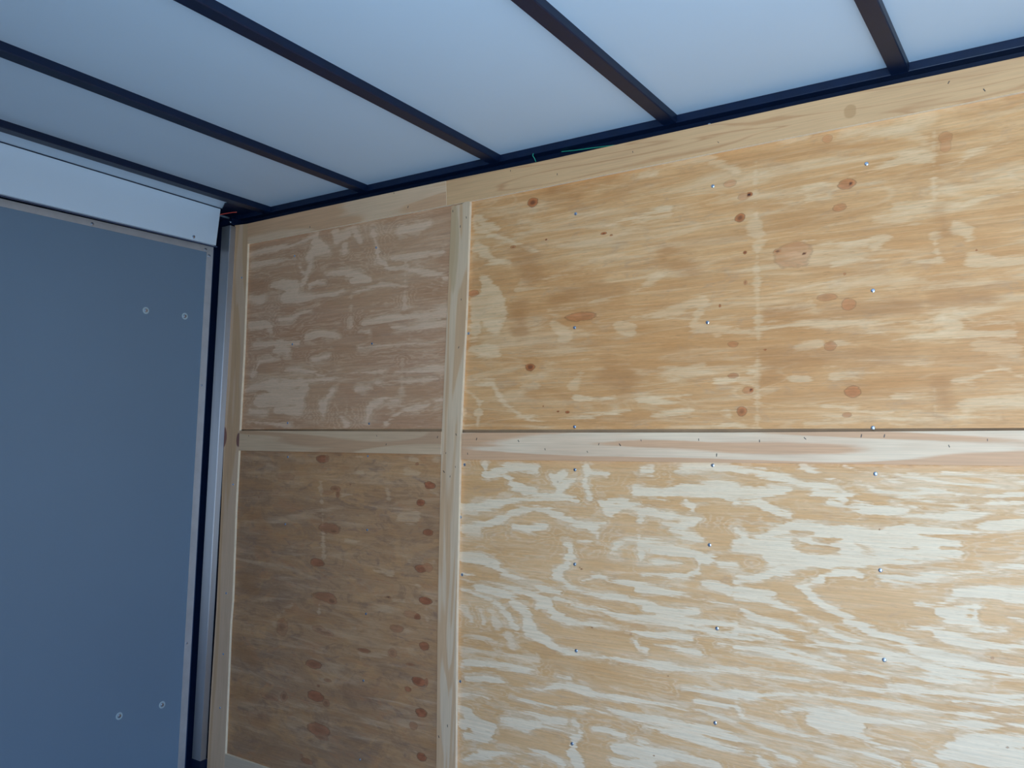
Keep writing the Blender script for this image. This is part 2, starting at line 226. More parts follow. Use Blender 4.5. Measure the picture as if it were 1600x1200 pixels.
  (0.42,[(0.9209,0.5586,0.0047),(1.0564,0.56,0.0061),(1.1844,0.5687,0.006)]),
  (0.42,[(1.023,0.4559,0.0038),(1.1355,0.4615,0.006),(1.2021,0.4705,0.0044),(1.314,0.4893,0.0065),(1.3906,0.5245,0.0114),(1.4647,0.5375,0.0056)]),
  (0.42,[(1.3068,0.418,0.005),(1.3684,0.4131,0.0127),(1.443,0.4211,0.0181),(1.5222,0.4419,0.0109),(1.4938,0.3757,0.0096),(1.564,0.3572,0.0108),(1.6583,0.3408,0.0066)]),
  (0.42,[(1.335,0.8284,0.0118),(1.3738,0.8289,0.0131)]),
  (0.42,[(1.1378,0.3051,0.0037),(1.1629,0.3039,0.0037)]),
  (0.42,[(1.6665,0.6352,0.0147),(1.6795,0.5933,0.0146)]),
  (0.42,[(1.6708,0.8032,0.0034),(1.67,0.6548,0.0034)]),
  (0.42,[(1.6693,0.5413,0.0033),(1.6721,0.4549,0.0053),(1.6748,0.3626,0.0052),(1.6721,0.2324,0.0032),(1.6712,0.0905,0.0032)]),
  (0.42,[(1.4042,0.8524,0.0087),(1.5366,0.842,0.0084),(1.6202,0.7919,0.0096)]),
  (0.42,[(0.9029,0.5289,0.0032),(1.0832,0.5267,0.0038),(1.2662,0.5377,0.0029)]),
  (0.42,[(1.0414,0.4162,0.0152),(1.077,0.3759,0.0166)]),
  (0.42,[(1.2676,0.3922,0.0116),(1.2993,0.3755,0.0158)]),
  (0.42,[(1.2159,0.6992,0.003),(1.3124,0.6928,0.0044),(1.4199,0.6987,0.0036)]),
  (0.68,[(0.7164,0.254,0.0073),(0.8153,0.2346,0.011),(0.8646,0.1707,0.0132),(0.9305,0.1311,0.0099),(1.0029,0.1152,0.009),(1.1237,0.1216,0.0095),(1.2542,0.1345,0.0078),(1.3012,0.1445,0.0049)]),
  (0.68,[(0.7073,0.2221,0.0073),(0.7682,0.1805,0.0095),(0.7606,0.1014,0.0095)]),
  (0.68,[(0.6982,0.1901,0.0073),(0.7012,0.0937,0.0064)]),
  (0.68,[(1.1312,0.1801,0.0081),(1.2057,0.1712,0.0065),(1.2537,0.188,0.005)]),
  (0.68,[(1.3319,0.1685,0.0056),(1.4071,0.1669,0.0076),(1.4869,0.1719,0.0047)]),
  (0.68,[(1.37,0.1295,0.0069),(1.422,0.1323,0.0096),(1.4798,0.1383,0.0068)]),
  (0.68,[(1.5569,0.2169,0.0047),(1.591,0.219,0.006),(1.618,0.2246,0.0046)]),
  (0.68,[(1.5977,0.1891,0.0059),(1.6311,0.1882,0.0059)]),
  (0.68,[(1.5361,0.1375,0.0047),(1.5908,0.1366,0.0085)]),
  (0.68,[(1.6512,0.243,0.0039),(1.6643,0.2424,0.0039)]),
  (0.68,[(1.5498,0.1041,0.004),(1.6635,0.1001,0.0039)]),
  (0.38,[(1.1137,0.2248,0.0133),(1.1386,0.2534,0.0133)]),
  (0.38,[(1.3918,0.2643,0.0042),(1.4652,0.2542,0.0055),(1.5222,0.2653,0.004)]),
  (0.38,[(0.9283,0.2309,0.0046),(0.9829,0.2253,0.0061)]),
  (0.38,[(1.155,0.2748,0.0044),(1.2208,0.2647,0.0036)]),
  (0.38,[(1.3752,0.5618,0.0036),(1.3134,0.5689,0.0029)]),
  (0.51,[(1.7292,0.8483,0.0068),(1.8012,0.8489,0.0052)]),
  (0.51,[(1.7059,0.6897,0.003),(1.7998,0.7155,0.0052),(1.869,0.7256,0.0051),(1.9683,0.7261,0.0071),(2.032,0.746,0.0125),(2.0872,0.7426,0.0164)]),
  (0.51,[(2.1164,0.7098,0.0068),(2.1517,0.7101,0.008),(2.1869,0.737,0.0067),(2.2377,0.7404,0.0079),(2.2816,0.7415,0.0065)]),
  (0.51,[(1.8065,0.6849,0.0073),(1.8548,0.6772,0.0065)]),
  (0.51,[(1.7983,0.5762,0.0051),(1.9002,0.5557,0.0085),(1.9908,0.5578,0.0111),(1.9651,0.5403,0.0084)]),
  (0.51,[(1.8661,0.5029,0.01),(1.9517,0.5071,0.007),(2.0395,0.4967,0.0054),(2.0936,0.487,0.0054)]),
  (0.51,[(2.0173,0.6303,0.009),(2.0907,0.6258,0.0102),(2.1608,0.6082,0.0066),(2.2349,0.6359,0.0085),(2.2785,0.6351,0.0064)]),
  (0.51,[(2.1748,0.4808,0.0111),(2.2303,0.4678,0.0077),(2.2738,0.4691,0.0057)]),
  (0.51,[(2.1369,0.5784,0.0067),(2.1705,0.5339,0.0105)]),
  (0.51,[(1.6745,0.4053,0.0067),(1.7614,0.4053,0.0051),(1.8172,0.4041,0.0036)]),
  (0.51,[(1.6742,0.3534,0.0059),(1.8303,0.3531,0.005),(1.9619,0.3503,0.0048),(2.0487,0.3471,0.006),(2.0968,0.3633,0.0046),(2.132,0.367,0.0039),(2.1713,0.3378,0.0045),(2.2536,0.3252,0.0057)]),
  (0.51,[(2.1081,0.3426,0.0112),(2.131,0.3278,0.0196)]),
  (0.51,[(1.8768,0.3041,0.0084),(1.9486,0.3203,0.0082),(2.0478,0.307,0.006),(2.119,0.309,0.0079),(2.1984,0.3037,0.0064),(2.2528,0.2969,0.0057)]),
  (0.51,[(1.7814,0.2955,0.0086),(1.8229,0.3003,0.0106)]),
  (0.51,[(1.7667,0.2175,0.0093),(1.7945,0.22,0.0071)]),
  (0.51,[(1.8426,0.2498,0.0035),(2.0222,0.2415,0.0047),(2.0883,0.2451,0.0046)]),
  (0.51,[(1.8623,0.2209,0.0049),(2.022,0.2282,0.0047),(2.0821,0.2289,0.0026)]),
  (0.51,[(2.128,0.1978,0.011),(2.1679,0.2028,0.0109),(2.2238,0.226,0.0076),(2.2662,0.2054,0.0062)]),
  (0.51,[(2.0023,0.162,0.0047),(2.0925,0.1664,0.0059)]),
  (0.51,[(1.8413,0.1448,0.0084),(1.9265,0.1365,0.0082),(1.9955,0.1287,0.006)]),
  (0.51,[(2.155,0.1392,0.0166),(2.2054,0.1509,0.0107),(2.2646,0.1496,0.0105)]),
  (0.51,[(1.7933,0.1034,0.0056),(1.9578,0.109,0.0054),(2.0912,0.1111,0.0052),(2.2207,0.113,0.005)]),
  (0.51,[(1.6886,0.3097,0.0044),(1.7032,0.3088,0.0044)]),
  (0.51,[(1.6138,0.2231,0.0045),(1.6733,0.2062,0.0044)]),
  (0.51,[(1.6143,0.3576,0.003),(1.6741,0.3386,0.003)]),
  (0.51,[(2.1035,0.8012,0.0027),(2.0996,0.706,0.0034),(2.0995,0.6176,0.0034)]),
  (0.51,[(2.0978,0.5436,0.004),(2.1055,0.489,0.0053)]),
  (0.51,[(2.0908,0.2253,0.0026),(2.0901,0.1143,0.0026)]),
  (0.51,[(1.6693,0.7833,0.0031),(1.6719,0.5928,0.0038),(1.6745,0.4053,0.0037),(1.669,0.097,0.0029)]),
  (0.3,[(1.7546,0.4423,0.0131),(1.8315,0.4494,0.0158),(1.9315,0.4535,0.0153),(2.0261,0.4437,0.0122),(2.0924,0.4303,0.0107),(2.1735,0.4286,0.0085),(2.2295,0.4357,0.0077)]),
  (0.3,[(1.8105,0.4155,0.0072)]),
  (0.3,[(1.7461,0.2831,0.0029),(1.8632,0.2839,0.0035)]),
  (0.3,[(1.9044,0.8424,0.0101),(2.0333,0.8157,0.014),(2.082,0.7849,0.0096)]),
  (0.3,[(1.9663,0.6101,0.0098),(2.0595,0.5828,0.0136)]),
  (0.3,[(2.1868,0.2852,0.0128),(2.252,0.2686,0.0188)]),
 ],
 'UL': [
  (0.7,[(-0.4107,0.8056,0.0091),(-0.2902,0.8071,0.0097),(-0.1858,0.8099,0.008),(-0.0854,0.8205,0.0094),(-0.0208,0.8351,0.0109)]),
  (0.7,[(-0.3954,0.7629,0.0099),(-0.2869,0.7585,0.0097),(-0.1376,0.7647,0.0071)]),
  (0.7,[(-0.0595,0.7553,0.0202),(-0.039,0.7759,0.0201),(0.0473,0.7614,0.0084),(-0.0303,0.8133,0.0233)]),
  (0.7,[(-0.0472,0.7308,0.0124),(-0.0765,0.6725,0.0155),(-0.0968,0.6438,0.007)]),
  (0.7,[(-0.1127,0.7228,0.0078),(-0.077,0.6803,0.0101)]),
  (0.7,[(-0.2685,0.6608,0.0056),(-0.2104,0.659,0.0135),(-0.1406,0.6326,0.0344),(-0.1841,0.6055,0.0267),(-0.094,0.5973,0.0201),(-0.0178,0.5979,0.0107),(0.0775,0.5928,0.0097),(0.1282,0.6066,0.0074)]),
  (0.7,[(-0.0527,0.6394,0.0092),(-0.0101,0.6503,0.0092),(0.0329,0.6422,0.0091)]),
  (0.7,[(0.0305,0.6839,0.0061),(0.1144,0.6748,0.009),(0.2061,0.6575,0.0125),(0.2565,0.6303,0.0109),(0.1771,0.6386,0.0089)]),
  (0.7,[(0.1299,0.7699,0.0098),(0.1306,0.7549,0.0098)]),
  (0.7,[(0.075,0.8297,0.0168),(0.0868,0.8055,0.0167),(0.1477,0.8199,0.0128)]),
  (0.7,[(0.1673,0.8321,0.009),(0.2099,0.7819,0.0089)]),
  (0.7,[(0.2678,0.8035,0.0066),(0.2893,0.757,0.0088),(0.3014,0.7049,0.0123),(0.3507,0.6633,0.0086),(0.4254,0.6515,0.0071),(0.4983,0.633,0.007),(0.6122,0.607,0.0054)]),
  (0.7,[(0.4015,0.7853,0.0186),(0.4561,0.7919,0.0156),(0.5361,0.8016,0.007)]),
  (0.7,[(0.368,0.697,0.0072),(0.4419,0.6952,0.0085),(0.5314,0.6914,0.0069),(0.6008,0.6898,0.0082)]),
  (0.7,[(-0.3976,0.625,0.0098),(-0.3242,0.6103,0.0137)]),
  (0.7,[(-0.3894,0.5114,0.0137),(-0.2934,0.5084,0.0135),(-0.2567,0.486,0.0095)]),
  (0.7,[(-0.2132,0.5259,0.0094),(-0.1448,0.5207,0.0109),(-0.0796,0.5424,0.0092),(-0.0363,0.5464,0.0053),(0.0046,0.5807,0.0053)]),
  (0.7,[(-0.0518,0.4414,0.0068),(0.0121,0.4486,0.0105),(0.1167,0.4379,0.0088)]),
  (0.7,[(0.2165,0.4458,0.0036),(0.2655,0.4424,0.0036)]),
  (0.7,[(0.2443,0.4798,0.0079),(0.3589,0.4783,0.0127),(0.4952,0.4816,0.0138),(0.6163,0.4854,0.0121)]),
  (0.7,[(0.3788,0.4487,0.0056),(0.5406,0.444,0.0068),(0.6177,0.4451,0.008)]),
  (0.7,[(-0.3593,0.4294,0.0056),(-0.2183,0.4288,0.0055),(-0.1053,0.422,0.0069)]),
  (0.7,[(-0.2282,0.406,0.0141),(-0.1592,0.3945,0.0154)]),
  (0.7,[(0.2194,0.388,0.0029),(0.3629,0.3867,0.0035),(0.6198,0.3848,0.004)]),
  (0.7,[(0.1793,0.5943,0.0052),(0.2581,0.5976,0.0065),(0.3152,0.6099,0.005),(0.4461,0.5898,0.0049)]),
  (0.7,[(-0.3531,0.3417,0.0079),(-0.3623,0.3024,0.0095),(-0.3188,0.3638,0.0071),(-0.2144,0.3704,0.0054)]),
  (0.7,[(-0.0145,0.3565,0.0068),(0.0691,0.3671,0.0089)]),
  (0.7,[(-0.1661,0.3257,0.0038),(-0.0333,0.3125,0.0053),(0.074,0.2786,0.0044),(0.224,0.2946,0.005),(0.4583,0.2885,0.0041),(0.6144,0.2954,0.004)]),
  (0.7,[(-0.3952,0.256,0.0056),(-0.2536,0.2673,0.0171),(-0.1402,0.2712,0.0168),(-0.0313,0.2787,0.009),(0.0532,0.2794,0.0066)]),
  (0.7,[(-0.3078,0.2065,0.0281),(-0.1926,0.2116,0.0307),(-0.0817,0.2166,0.0301),(-0.0513,0.2532,0.0195),(-0.0893,0.1642,0.0195),(-0.2123,0.166,0.013)]),
  (0.7,[(-0.3646,0.1684,0.0079),(-0.2694,0.1592,0.0108)]),
  (0.7,[(-0.3732,0.1213,0.0055),(-0.2434,0.1165,0.0069),(-0.1301,0.112,0.0075)]),
  (0.7,[(0.097,0.234,0.0088),(0.0577,0.1985,0.0125),(0.0502,0.1474,0.0124),(0.0373,0.1916,0.0125)]),
  (0.7,[(0.1427,0.139,0.0086),(0.1742,0.1101,0.0114)]),
  (0.7,[(0.279,0.1585,0.0049),(0.2711,0.1236,0.0084),(0.2875,0.1794,0.0084),(0.3526,0.199,0.0069),(0.4173,0.1906,0.0048)]),
  (0.7,[(0.3656,0.1158,0.0083),(0.4281,0.1494,0.0061),(0.5506,0.1744,0.006),(0.6097,0.1897,0.0046)]),
  (0.7,[(0.3125,0.2559,0.0049),(0.4326,0.2587,0.0041),(0.5903,0.2598,0.004)]),
  (0.7,[(0.217,0.2377,0.005),(0.2941,0.2425,0.0042)]),
  (0.25,[(0.4312,0.6895,0.0035),(0.4332,0.5073,0.0035)]),
  (0.25,[(0.172,0.5803,0.0029),(0.176,0.4631,0.0029)]),
  (0.25,[(0.4297,0.3275,0.0028),(0.4325,0.2176,0.0027)]),
 ],
 'LL': [
  (0.45,[(0.1627,-0.1455,0.0108),(0.2127,-0.1405,0.0077)]),
  (0.45,[(0.4382,-0.2108,0.0068),(0.5127,-0.2011,0.0145)]),
  (0.45,[(0.4619,-0.0509,0.0148),(0.5146,-0.0608,0.0146)]),
  (0.45,[(0.1247,-0.0714,0.003),(0.2582,-0.0619,0.003)]),
  (0.45,[(0.1977,-0.0095,0.0072),(0.2554,-0.0056,0.0053)]),
  (0.45,[(0.4827,-0.0077,0.0057),(0.5053,-0.013,0.0068)]),
  (0.45,[(0.3803,-0.1164,0.0058),(0.3896,-0.1505,0.0057)]),
  (0.45,[(0.5749,-0.1092,0.0078),(0.6041,-0.1246,0.0055)]),
  (0.45,[(0.3302,-0.3952,0.008),(0.4084,-0.4051,0.0112)]),
  (0.45,[(0.4621,-0.4223,0.0055),(0.5361,-0.4261,0.0066)]),
  (0.45,[(0.4891,-0.3532,0.0055),(0.5977,-0.344,0.0049)]),
  (0.45,[(0.593,-0.0143,0.0089),(0.6077,-0.0251,0.0077)]),
  (0.45,[(0.1877,-0.3019,0.0047),(0.2862,-0.3066,0.004)]),
  (0.35,[(0.187,-0.6069,0.0046),(0.2525,-0.6044,0.0034)]),
  (0.35,[(0.2809,-0.6918,0.0068),(0.3971,-0.6694,0.0077)]),
  (0.35,[(0.5677,-0.4993,0.0054),(0.5768,-0.5522,0.0054)]),
  (0.35,[(0.4991,-0.962,0.0032),(0.5423,-0.9585,0.0042)]),
  (0.35,[(-0.077,-0.5609,0.003),(-0.1482,-0.6061,0.0031)]),
  (0.35,[(0.427,-0.4819,0.0028),(0.5239,-0.4879,0.0033),(0.603,-0.4899,0.0027)]),
  (0.5,[(0.0509,-0.1041,0.0049),(0.0683,-0.2254,0.0054),(0.0839,-0.3933,0.0048)]),
  (0.5,[(0.0701,-0.5325,0.0041),(0.0678,-0.5685,0.0041)]),
 ],
}
STAIN = {
 'UR': [
  (0.55,[(0.9193,0.6299,0.0477),(0.9572,0.5862,0.0471)]),
  (0.55,[(0.9137,0.4649,0.0393),(0.9244,0.4015,0.0234)]),
  (0.55,[(1.049,0.4842,0.0229),(1.1181,0.4931,0.0226),(1.2667,0.4866,0.0219)]),
  (0.55,[(1.2289,0.2571,0.0434),(1.2849,0.2263,0.0427),(1.2047,0.2508,0.029)]),
  (0.55,[(1.4054,0.5725,0.0284),(1.4936,0.5343,0.0208)]),
  (0.55,[(1.0338,0.8344,0.0315),(1.1134,0.8058,0.0231)]),
  (0.5,[(1.7101,0.2559,0.0437),(1.795,0.2662,0.0285),(1.9606,0.2716,0.0273),(2.0349,0.2677,0.02)]),
  (0.5,[(2.114,0.6019,0.0201),(2.1188,0.5542,0.0187)]),
  (0.5,[(2.0976,0.3965,0.0172),(2.1729,0.4026,0.0143),(2.2009,0.4,0.0116)]),
  (0.5,[(2.1047,0.1921,0.0104),(2.1151,0.1399,0.0155)]),
  (0.5,[(1.7038,0.3881,0.0177),(1.8307,0.3815,0.0157),(2.0555,0.3869,0.0121)]),
  (0.5,[(2.1057,0.7664,0.0136),(2.117,0.7369,0.0149)]),
 ],
 'LL': [
  (0.5,[(-0.3615,-0.7529,0.0378),(-0.2893,-0.7868,0.0373)]),
  (0.5,[(-0.3786,-0.927,0.0375),(-0.2507,-0.9178,0.0245)]),
  (0.5,[(0.2501,-0.8779,0.0112),(0.3677,-0.8679,0.0131)]),
  (0.5,[(-0.1526,-0.9619,0.012),(0.0521,-0.9249,0.0139)]),
  (0.5,[(0.3005,-0.9302,0.0055),(0.4087,-0.9315,0.0065),(0.5912,-0.938,0.0052)]),
  (0.45,[(-0.3694,-0.2363,0.0261),(-0.2475,-0.2684,0.0319)]),
  (0.45,[(-0.2808,-0.354,0.0128),(-0.2282,-0.4073,0.0151)]),
  (0.45,[(-0.3395,-0.5068,0.0383),(-0.2882,-0.5272,0.0316)]),
  (0.4,[(0.0335,-0.6084,0.0119),(-0.0941,-0.5813,0.0097),(-0.1705,-0.6954,0.0098)]),
  (0.4,[(0.1018,-0.8927,0.008),(0.2518,-0.9114,0.0089),(0.3705,-0.9279,0.0087),(0.6114,-0.9182,0.0052)]),
  (0.4,[(-0.3505,-0.6301,0.0127),(-0.2037,-0.6252,0.0124)]),
 ],
}
KNOTS = {
 'UR': [(0.9571,0.8081,0.0207,0.015,0.975,0.6),(1.5995,0.7598,0.0194,0.0106,0.39,0),(1.6516,0.7204,0.0106,0.0075,1,1),(1.6368,0.7174,0.018,0.0105,0.39,0),(1.6264,0.6599,0.0152,0.0134,0.91,0.5),(1.6395,0.563,0.0066,0.0059,1,1),(1.136,0.4279,0.0585,0.0147,0.65,0),(1.0098,0.6815,0.005,0.0034,0.91,1),(0.7329,0.5378,0.0221,0.0108,0.65,0),(1.5697,0.4241,0.0037,0.0067,1,1),(1.6062,0.3164,0.0164,0.0088,0.52,0),(1.6066,0.2323,0.0177,0.008,0.585,0),(0.9591,0.2828,0.0191,0.0135,0.975,0.6),(1.6549,0.1921,0.0064,0.0057,1,1),(1.6444,0.1911,0.0156,0.01,0.455,0),(1.6289,0.1348,0.0146,0.0129,0.78,0.3),(1.0955,0.141,0.0094,0.0048,1,1),(1.062,0.1437,0.0056,0.0033,1,1),(1.212,0.6735,0.0129,0.0041,1,1),(1.2367,0.665,0.0079,0.0033,0.91,1),(1.0091,0.1603,0.004,0.0025,1,1),(0.8854,0.6739,0.0123,0.0053,0.65,0.5),(1.6404,0.4812,0.006,0.0074,0.52,0.4),(1.9011,0.7071,0.0231,0.0142,0.715,0),(1.9104,0.707,0.0095,0.0079,0.91,0.9),(1.8849,0.6493,0.0188,0.011,0.52,0),(1.7269,0.5558,0.0117,0.0074,0.65,0.6),(1.793,0.5404,0.0109,0.0048,1,1),(1.7662,0.54,0.0547,0.0355,0.364,0),(1.8481,0.4213,0.0275,0.011,0.455,0.1),(1.9026,0.3988,0.0182,0.0154,0.52,0),(1.9078,0.1793,0.0211,0.0151,0.65,0.1),(1.913,0.1785,0.0062,0.006,0.91,0.8),(1.8567,0.2969,0.0172,0.0139,0.494,0),(2.1269,0.7827,0.0175,0.0164,0.39,0),(2.1265,0.7623,0.0128,0.0179,0.325,0),(1.8938,0.4764,0.0043,0.0039,0.65,0.3),(2.185,0.5018,0.0036,0.0029,1,1),(1.6922,0.2962,0.0048,0.0032,1,1),(1.8939,0.1233,0.0133,0.0068,0.52,0),(1.8568,0.8339,0.0133,0.0113,0.39,0)],
 'UL': [],
 'LL': [(0.0538,-0.0149,0.0362,0.015,0.9,0),(0.0783,-0.0145,0.015,0.0134,0.5,0.2),(0.5686,-0.0955,0.0244,0.0135,1.1,0),(0.5315,-0.1544,0.0193,0.0122,1,0),(0.5678,-0.2505,0.0237,0.0121,0.9,0),(0.5427,-0.3717,0.0282,0.0133,0.9,0),(0.5699,-0.3655,0.0228,0.016,0.45,0),(0.0517,-0.3936,0.0401,0.0161,0.8,0.1),(0.1275,-0.1228,0.0292,0.0117,0.5,0.3),(0.1413,-0.1403,0.0122,0.0161,0.55,0.3),(0.0808,-0.1367,0.0442,0.0089,0.3,0),(0.1052,-0.2656,0.0583,0.0205,0.55,0.1),(0.1273,-0.2762,0.0328,0.0102,0.5,0.4),(0.5117,-0.0253,0.0092,0.0062,0.6,0.1),(-0.2888,-0.1705,0.0073,0.0032,0.5,1),(0.2026,-0.1051,0.0061,0.0037,0.5,0.6),(-0.1445,-0.0851,0.0571,0.0155,0.25,0.1),(0.3963,-0.4794,0.017,0.0055,0.3,0.8),(0.0931,-0.5109,0.0644,0.0173,0.6,0.1),(0.132,-0.5197,0.029,0.0143,0.5,0.4),(0.5653,-0.4735,0.029,0.0132,1,0),(0.5291,-0.5283,0.0214,0.0112,0.9,0.1),(0.5034,-0.5258,0.0361,0.0133,0.35,0),(0.0695,-0.6277,0.0355,0.0144,0.35,0.3),(0.1044,-0.6362,0.0466,0.01,0.35,0.3),(0.5651,-0.6195,0.0233,0.0144,0.9,0),(0.4424,-0.5774,0.0343,0.0134,0.5,0),(0.0508,-0.7546,0.044,0.0157,0.75,0.3),(0.5444,-0.7344,0.031,0.0143,1,0),(0.5786,-0.7315,0.0076,0.0142,0.7,0.2),(0.0701,-0.8633,0.0479,0.0184,0.85,0.1),(0.1222,-0.8776,0.0201,0.014,0.5,0.3),(0.5603,-0.832,0.0277,0.0142,1,0),(0.5284,-0.8789,0.0193,0.0155,0.5,0),(0.0893,-0.9733,0.0582,0.0238,0.7,0.15),(0.1078,-0.9986,0.0409,0.0098,0.4,0.2),(0.5663,-0.9704,0.0223,0.014,1,0),(0.0361,-1.0942,0.0331,0.0112,0.6,0),(0.2998,-0.6709,0.0348,0.0082,0.7,0),(0.5021,-0.7665,0.0161,0.0085,0.8,0),(0.4017,-0.4791,0.0129,0.0061,0.5,0.8),(0.5062,-0.6863,0.0214,0.0052,0.5,0.3),(0.0808,-0.8252,0.0105,0.0056,0.6,0.5),(0.1262,-0.7986,0.0226,0.0071,0.5,0.1),(-0.2351,-1.0014,0.0687,0.037,0.2,0.1),(-0.1222,-0.646,0.0333,0.0371,0.3,0.2),(0.427,-0.6596,0.0205,0.0174,0.4,0.2),(0.2627,-0.8079,0.0958,0.041,0.1,0),(-0.1752,-0.905,0.0569,0.0148,0.3,0.2),(-0.0971,-0.8917,0.02,0.0218,0.4,0.3),(0.0089,-1.0795,0.0107,0.0043,0.4,0.4)],
 'LR': [(1.1504,-0.3183,0.0054,0.0031,0.8,1),(1.1431,-0.3138,0.003,0.0021,0.7,0.8),(1.0652,-0.0677,0.0038,0.0043,0.3,0.3),(1.1871,-0.4806,0.0041,0.0025,0.9,1),(1.422,-0.579,0.0037,0.0024,0.9,1),(1.3814,-0.7968,0.0027,0.0019,0.9,1),(1.3099,-0.4833,0.0049,0.0039,0.4,0.3),(2.1927,-0.4198,0.0049,0.0023,0.5,0.2),(2.2161,-0.606,0.0049,0.0027,0.6,0.3),(1.9284,-0.6195,0.0024,0.0021,0.5,0.5),(1.8798,-0.5214,0.0051,0.0038,0.3,0),(1.964,-0.1529,0.0012,0.0017,0.8,1)],
}
SCREWS = {'UR': [(1.115, 0.7478), (1.5505, 0.7605), (1.1165, 0.3961), (1.5348, 0.3805), (1.1211, 0.0969), (1.9496, 0.7506), (1.9592, 0.4284), (1.9535, 0.0909), (0.7152, 0.4055)], 'LR': [(1.1243, -0.0303), (1.549, -0.0081), (1.5399, -0.2202), (1.1279, -0.3062), (0.7127, -0.0237), (0.7011, -0.1928), (0.7134, -0.3749), (1.9574, -0.0201), (1.9646, -0.2486), (1.5604, -0.4359), (1.1364, -0.553), (1.1266, -0.8163), (1.555, -0.6781), (0.7162, -0.7072), (1.9694, -0.4564)], 'UL': [(-0.1425, 0.7676), (0.2892, 0.7463), (0.2848, 0.3976), (-0.1334, 0.4203), (-0.1406, 0.1171), (0.2847, 0.1119)], 'LL': [(0.2839, -0.0022), (-0.1312, -0.012), (-0.1294, -0.265), (0.2932, -0.2596), (0.3008, -0.5462), (0.2996, -0.772), (0.2962, -1.035)], 'SL': [(-0.4426, 0.7113), (-0.4339, -0.1262), (-0.4438, -0.5532), (-0.4436, -0.7874), (-0.4471, -0.9928)]}
NAILS = {'SC': [(0.6786, 0.7668), (0.6902, 0.519), (0.6846, 0.3595), (0.6833, 0.0734), (0.6368, -0.0483), (0.6629, -0.0632), (0.684, -0.0318), (0.6428, 0.0125), (0.6788, -0.8482), (0.6449, -0.8882), (0.6453, 0.8243), (0.7029, 0.7938)], 'SHR': [(0.7667, 0.0591), (1.0253, 0.0291), (1.2089, 0.0458), (1.2772, 0.0445), (1.1711, 0.0231), (0.7322, 0.0116), (0.9281, 0.0537), (1.3432, 0.0576), (1.5138, 0.0601), (1.564, 0.0194), (1.6795, 0.0575), (1.7949, 0.0645), (1.9289, 0.0712), (1.9809, 0.0712), (2.1189, 0.0479), (2.1965, 0.0621)], 'SHL': [(0.3329, 0.0686), (0.3784, 0.0388), (-0.3519, 0.0675), (0.6058, 0.0648)], 'STR': [(2.1382, 0.9116), (2.2113, 0.8754), (1.0533, 0.8792), (1.3107, 0.901), (1.57, 0.8782), (0.8772, 0.922)], 'STL': [(0.4448, 0.8695), (-0.0505, 0.8668), (0.3764, 0.9301)]}

# ------------------------------------------------------------------ helpers
def link(name, me, mat=None, parent=None):
    o = bpy.data.objects.new(name, me)
    COL.objects.link(o)
    if mat is not None and me is not None and not me.materials:
        me.materials.append(mat)
    if parent is not None:
        o.parent = parent
    return o

def tag(o, label=None, cat=None, group=None, kind=None):
    if label: o['label'] = label
    if cat: o['category'] = cat
    if group: o['group'] = group
    if kind: o['kind'] = kind
    return o

def finish(bm, name, mat, parent=None, bevel=0.0, smooth=False, seg=2):
    bmesh.ops.recalc_face_normals(bm, faces=bm.faces)
    if bevel > 0:
        bmesh.ops.bevel(bm, geom=[ed for ed in bm.edges if len(ed.link_faces) == 2 and ed.calc_face_angle(0) > 0.5],
                        offset=bevel, segments=seg, profile=0.5, affect='EDGES')
    me = bpy.data.meshes.new(name)
    bm.to_mesh(me)
    bm.free()
    if smooth:
        for f in me.polygons: f.use_smooth = True
    return link(name, me, mat, parent)

def add_box(bm, x0, x1, y0, y1, z0, z1):
    v = [bm.verts.new(c) for c in [(x0,y0,z0),(x1,y0,z0),(x1,y1,z0),(x0,y1,z0),(x0,y0,z1),(x1,y0,z1),(x1,y1,z1),(x0,y1,z1)]]
    for f in [(0,3,2,1),(4,5,6,7),(0,1,5,4),(1,2,6,5),(2,3,7,6),(3,0,4,7)]:
        bm.faces.new([v[i] for i in f])

def box(name, ext, mat, parent=None, bevel=0.0):
    bm = bmesh.new(); add_box(bm, *ext)
    return finish(bm, name, mat, parent, bevel)

def prism(name, pts, axis, a0, a1, mat, parent=None, bevel=0.0):
    """polygon of (p, q) extruded along axis; axis 'y': (x, z); axis 'x': (y, z)"""
    bm = bmesh.new()
    def P(p, q, t): return (p, t, q) if axis == 'y' else (t, p, q)
    A = [bm.verts.new(P(p, q, a0)) for p, q in pts]
    B = [bm.verts.new(P(p, q, a1)) for p, q in pts]
    n = len(pts)
    bm.faces.new(A); bm.faces.new(B[::-1])
    for i in range(n):
        j = (i + 1) % n
        bm.faces.new([A[j], A[i], B[i], B[j]])
    return finish(bm, name, mat, parent, bevel)

def tube(name, pts, r, mat, parent=None, seg=10):
    cu = bpy.data.curves.new(name, 'CURVE'); cu.dimensions = '3D'
    s = cu.splines.new('POLY'); s.points.add(len(pts) - 1)
    for i, p in enumerate(pts): s.points[i].co = (*p, 1)
    cu.bevel_depth = r; cu.bevel_resolution = 3; cu.use_fill_caps = True
    tmp = bpy.data.objects.new(name, cu)
    COL.objects.link(tmp)
    dg = bpy.context.evaluated_depsgraph_get()
    me = bpy.data.meshes.new_from_object(tmp.evaluated_get(dg))
    bpy.data.objects.remove(tmp)
    me.name = name
    for f in me.polygons: f.use_smooth = True
    return link(name, me, mat, parent)

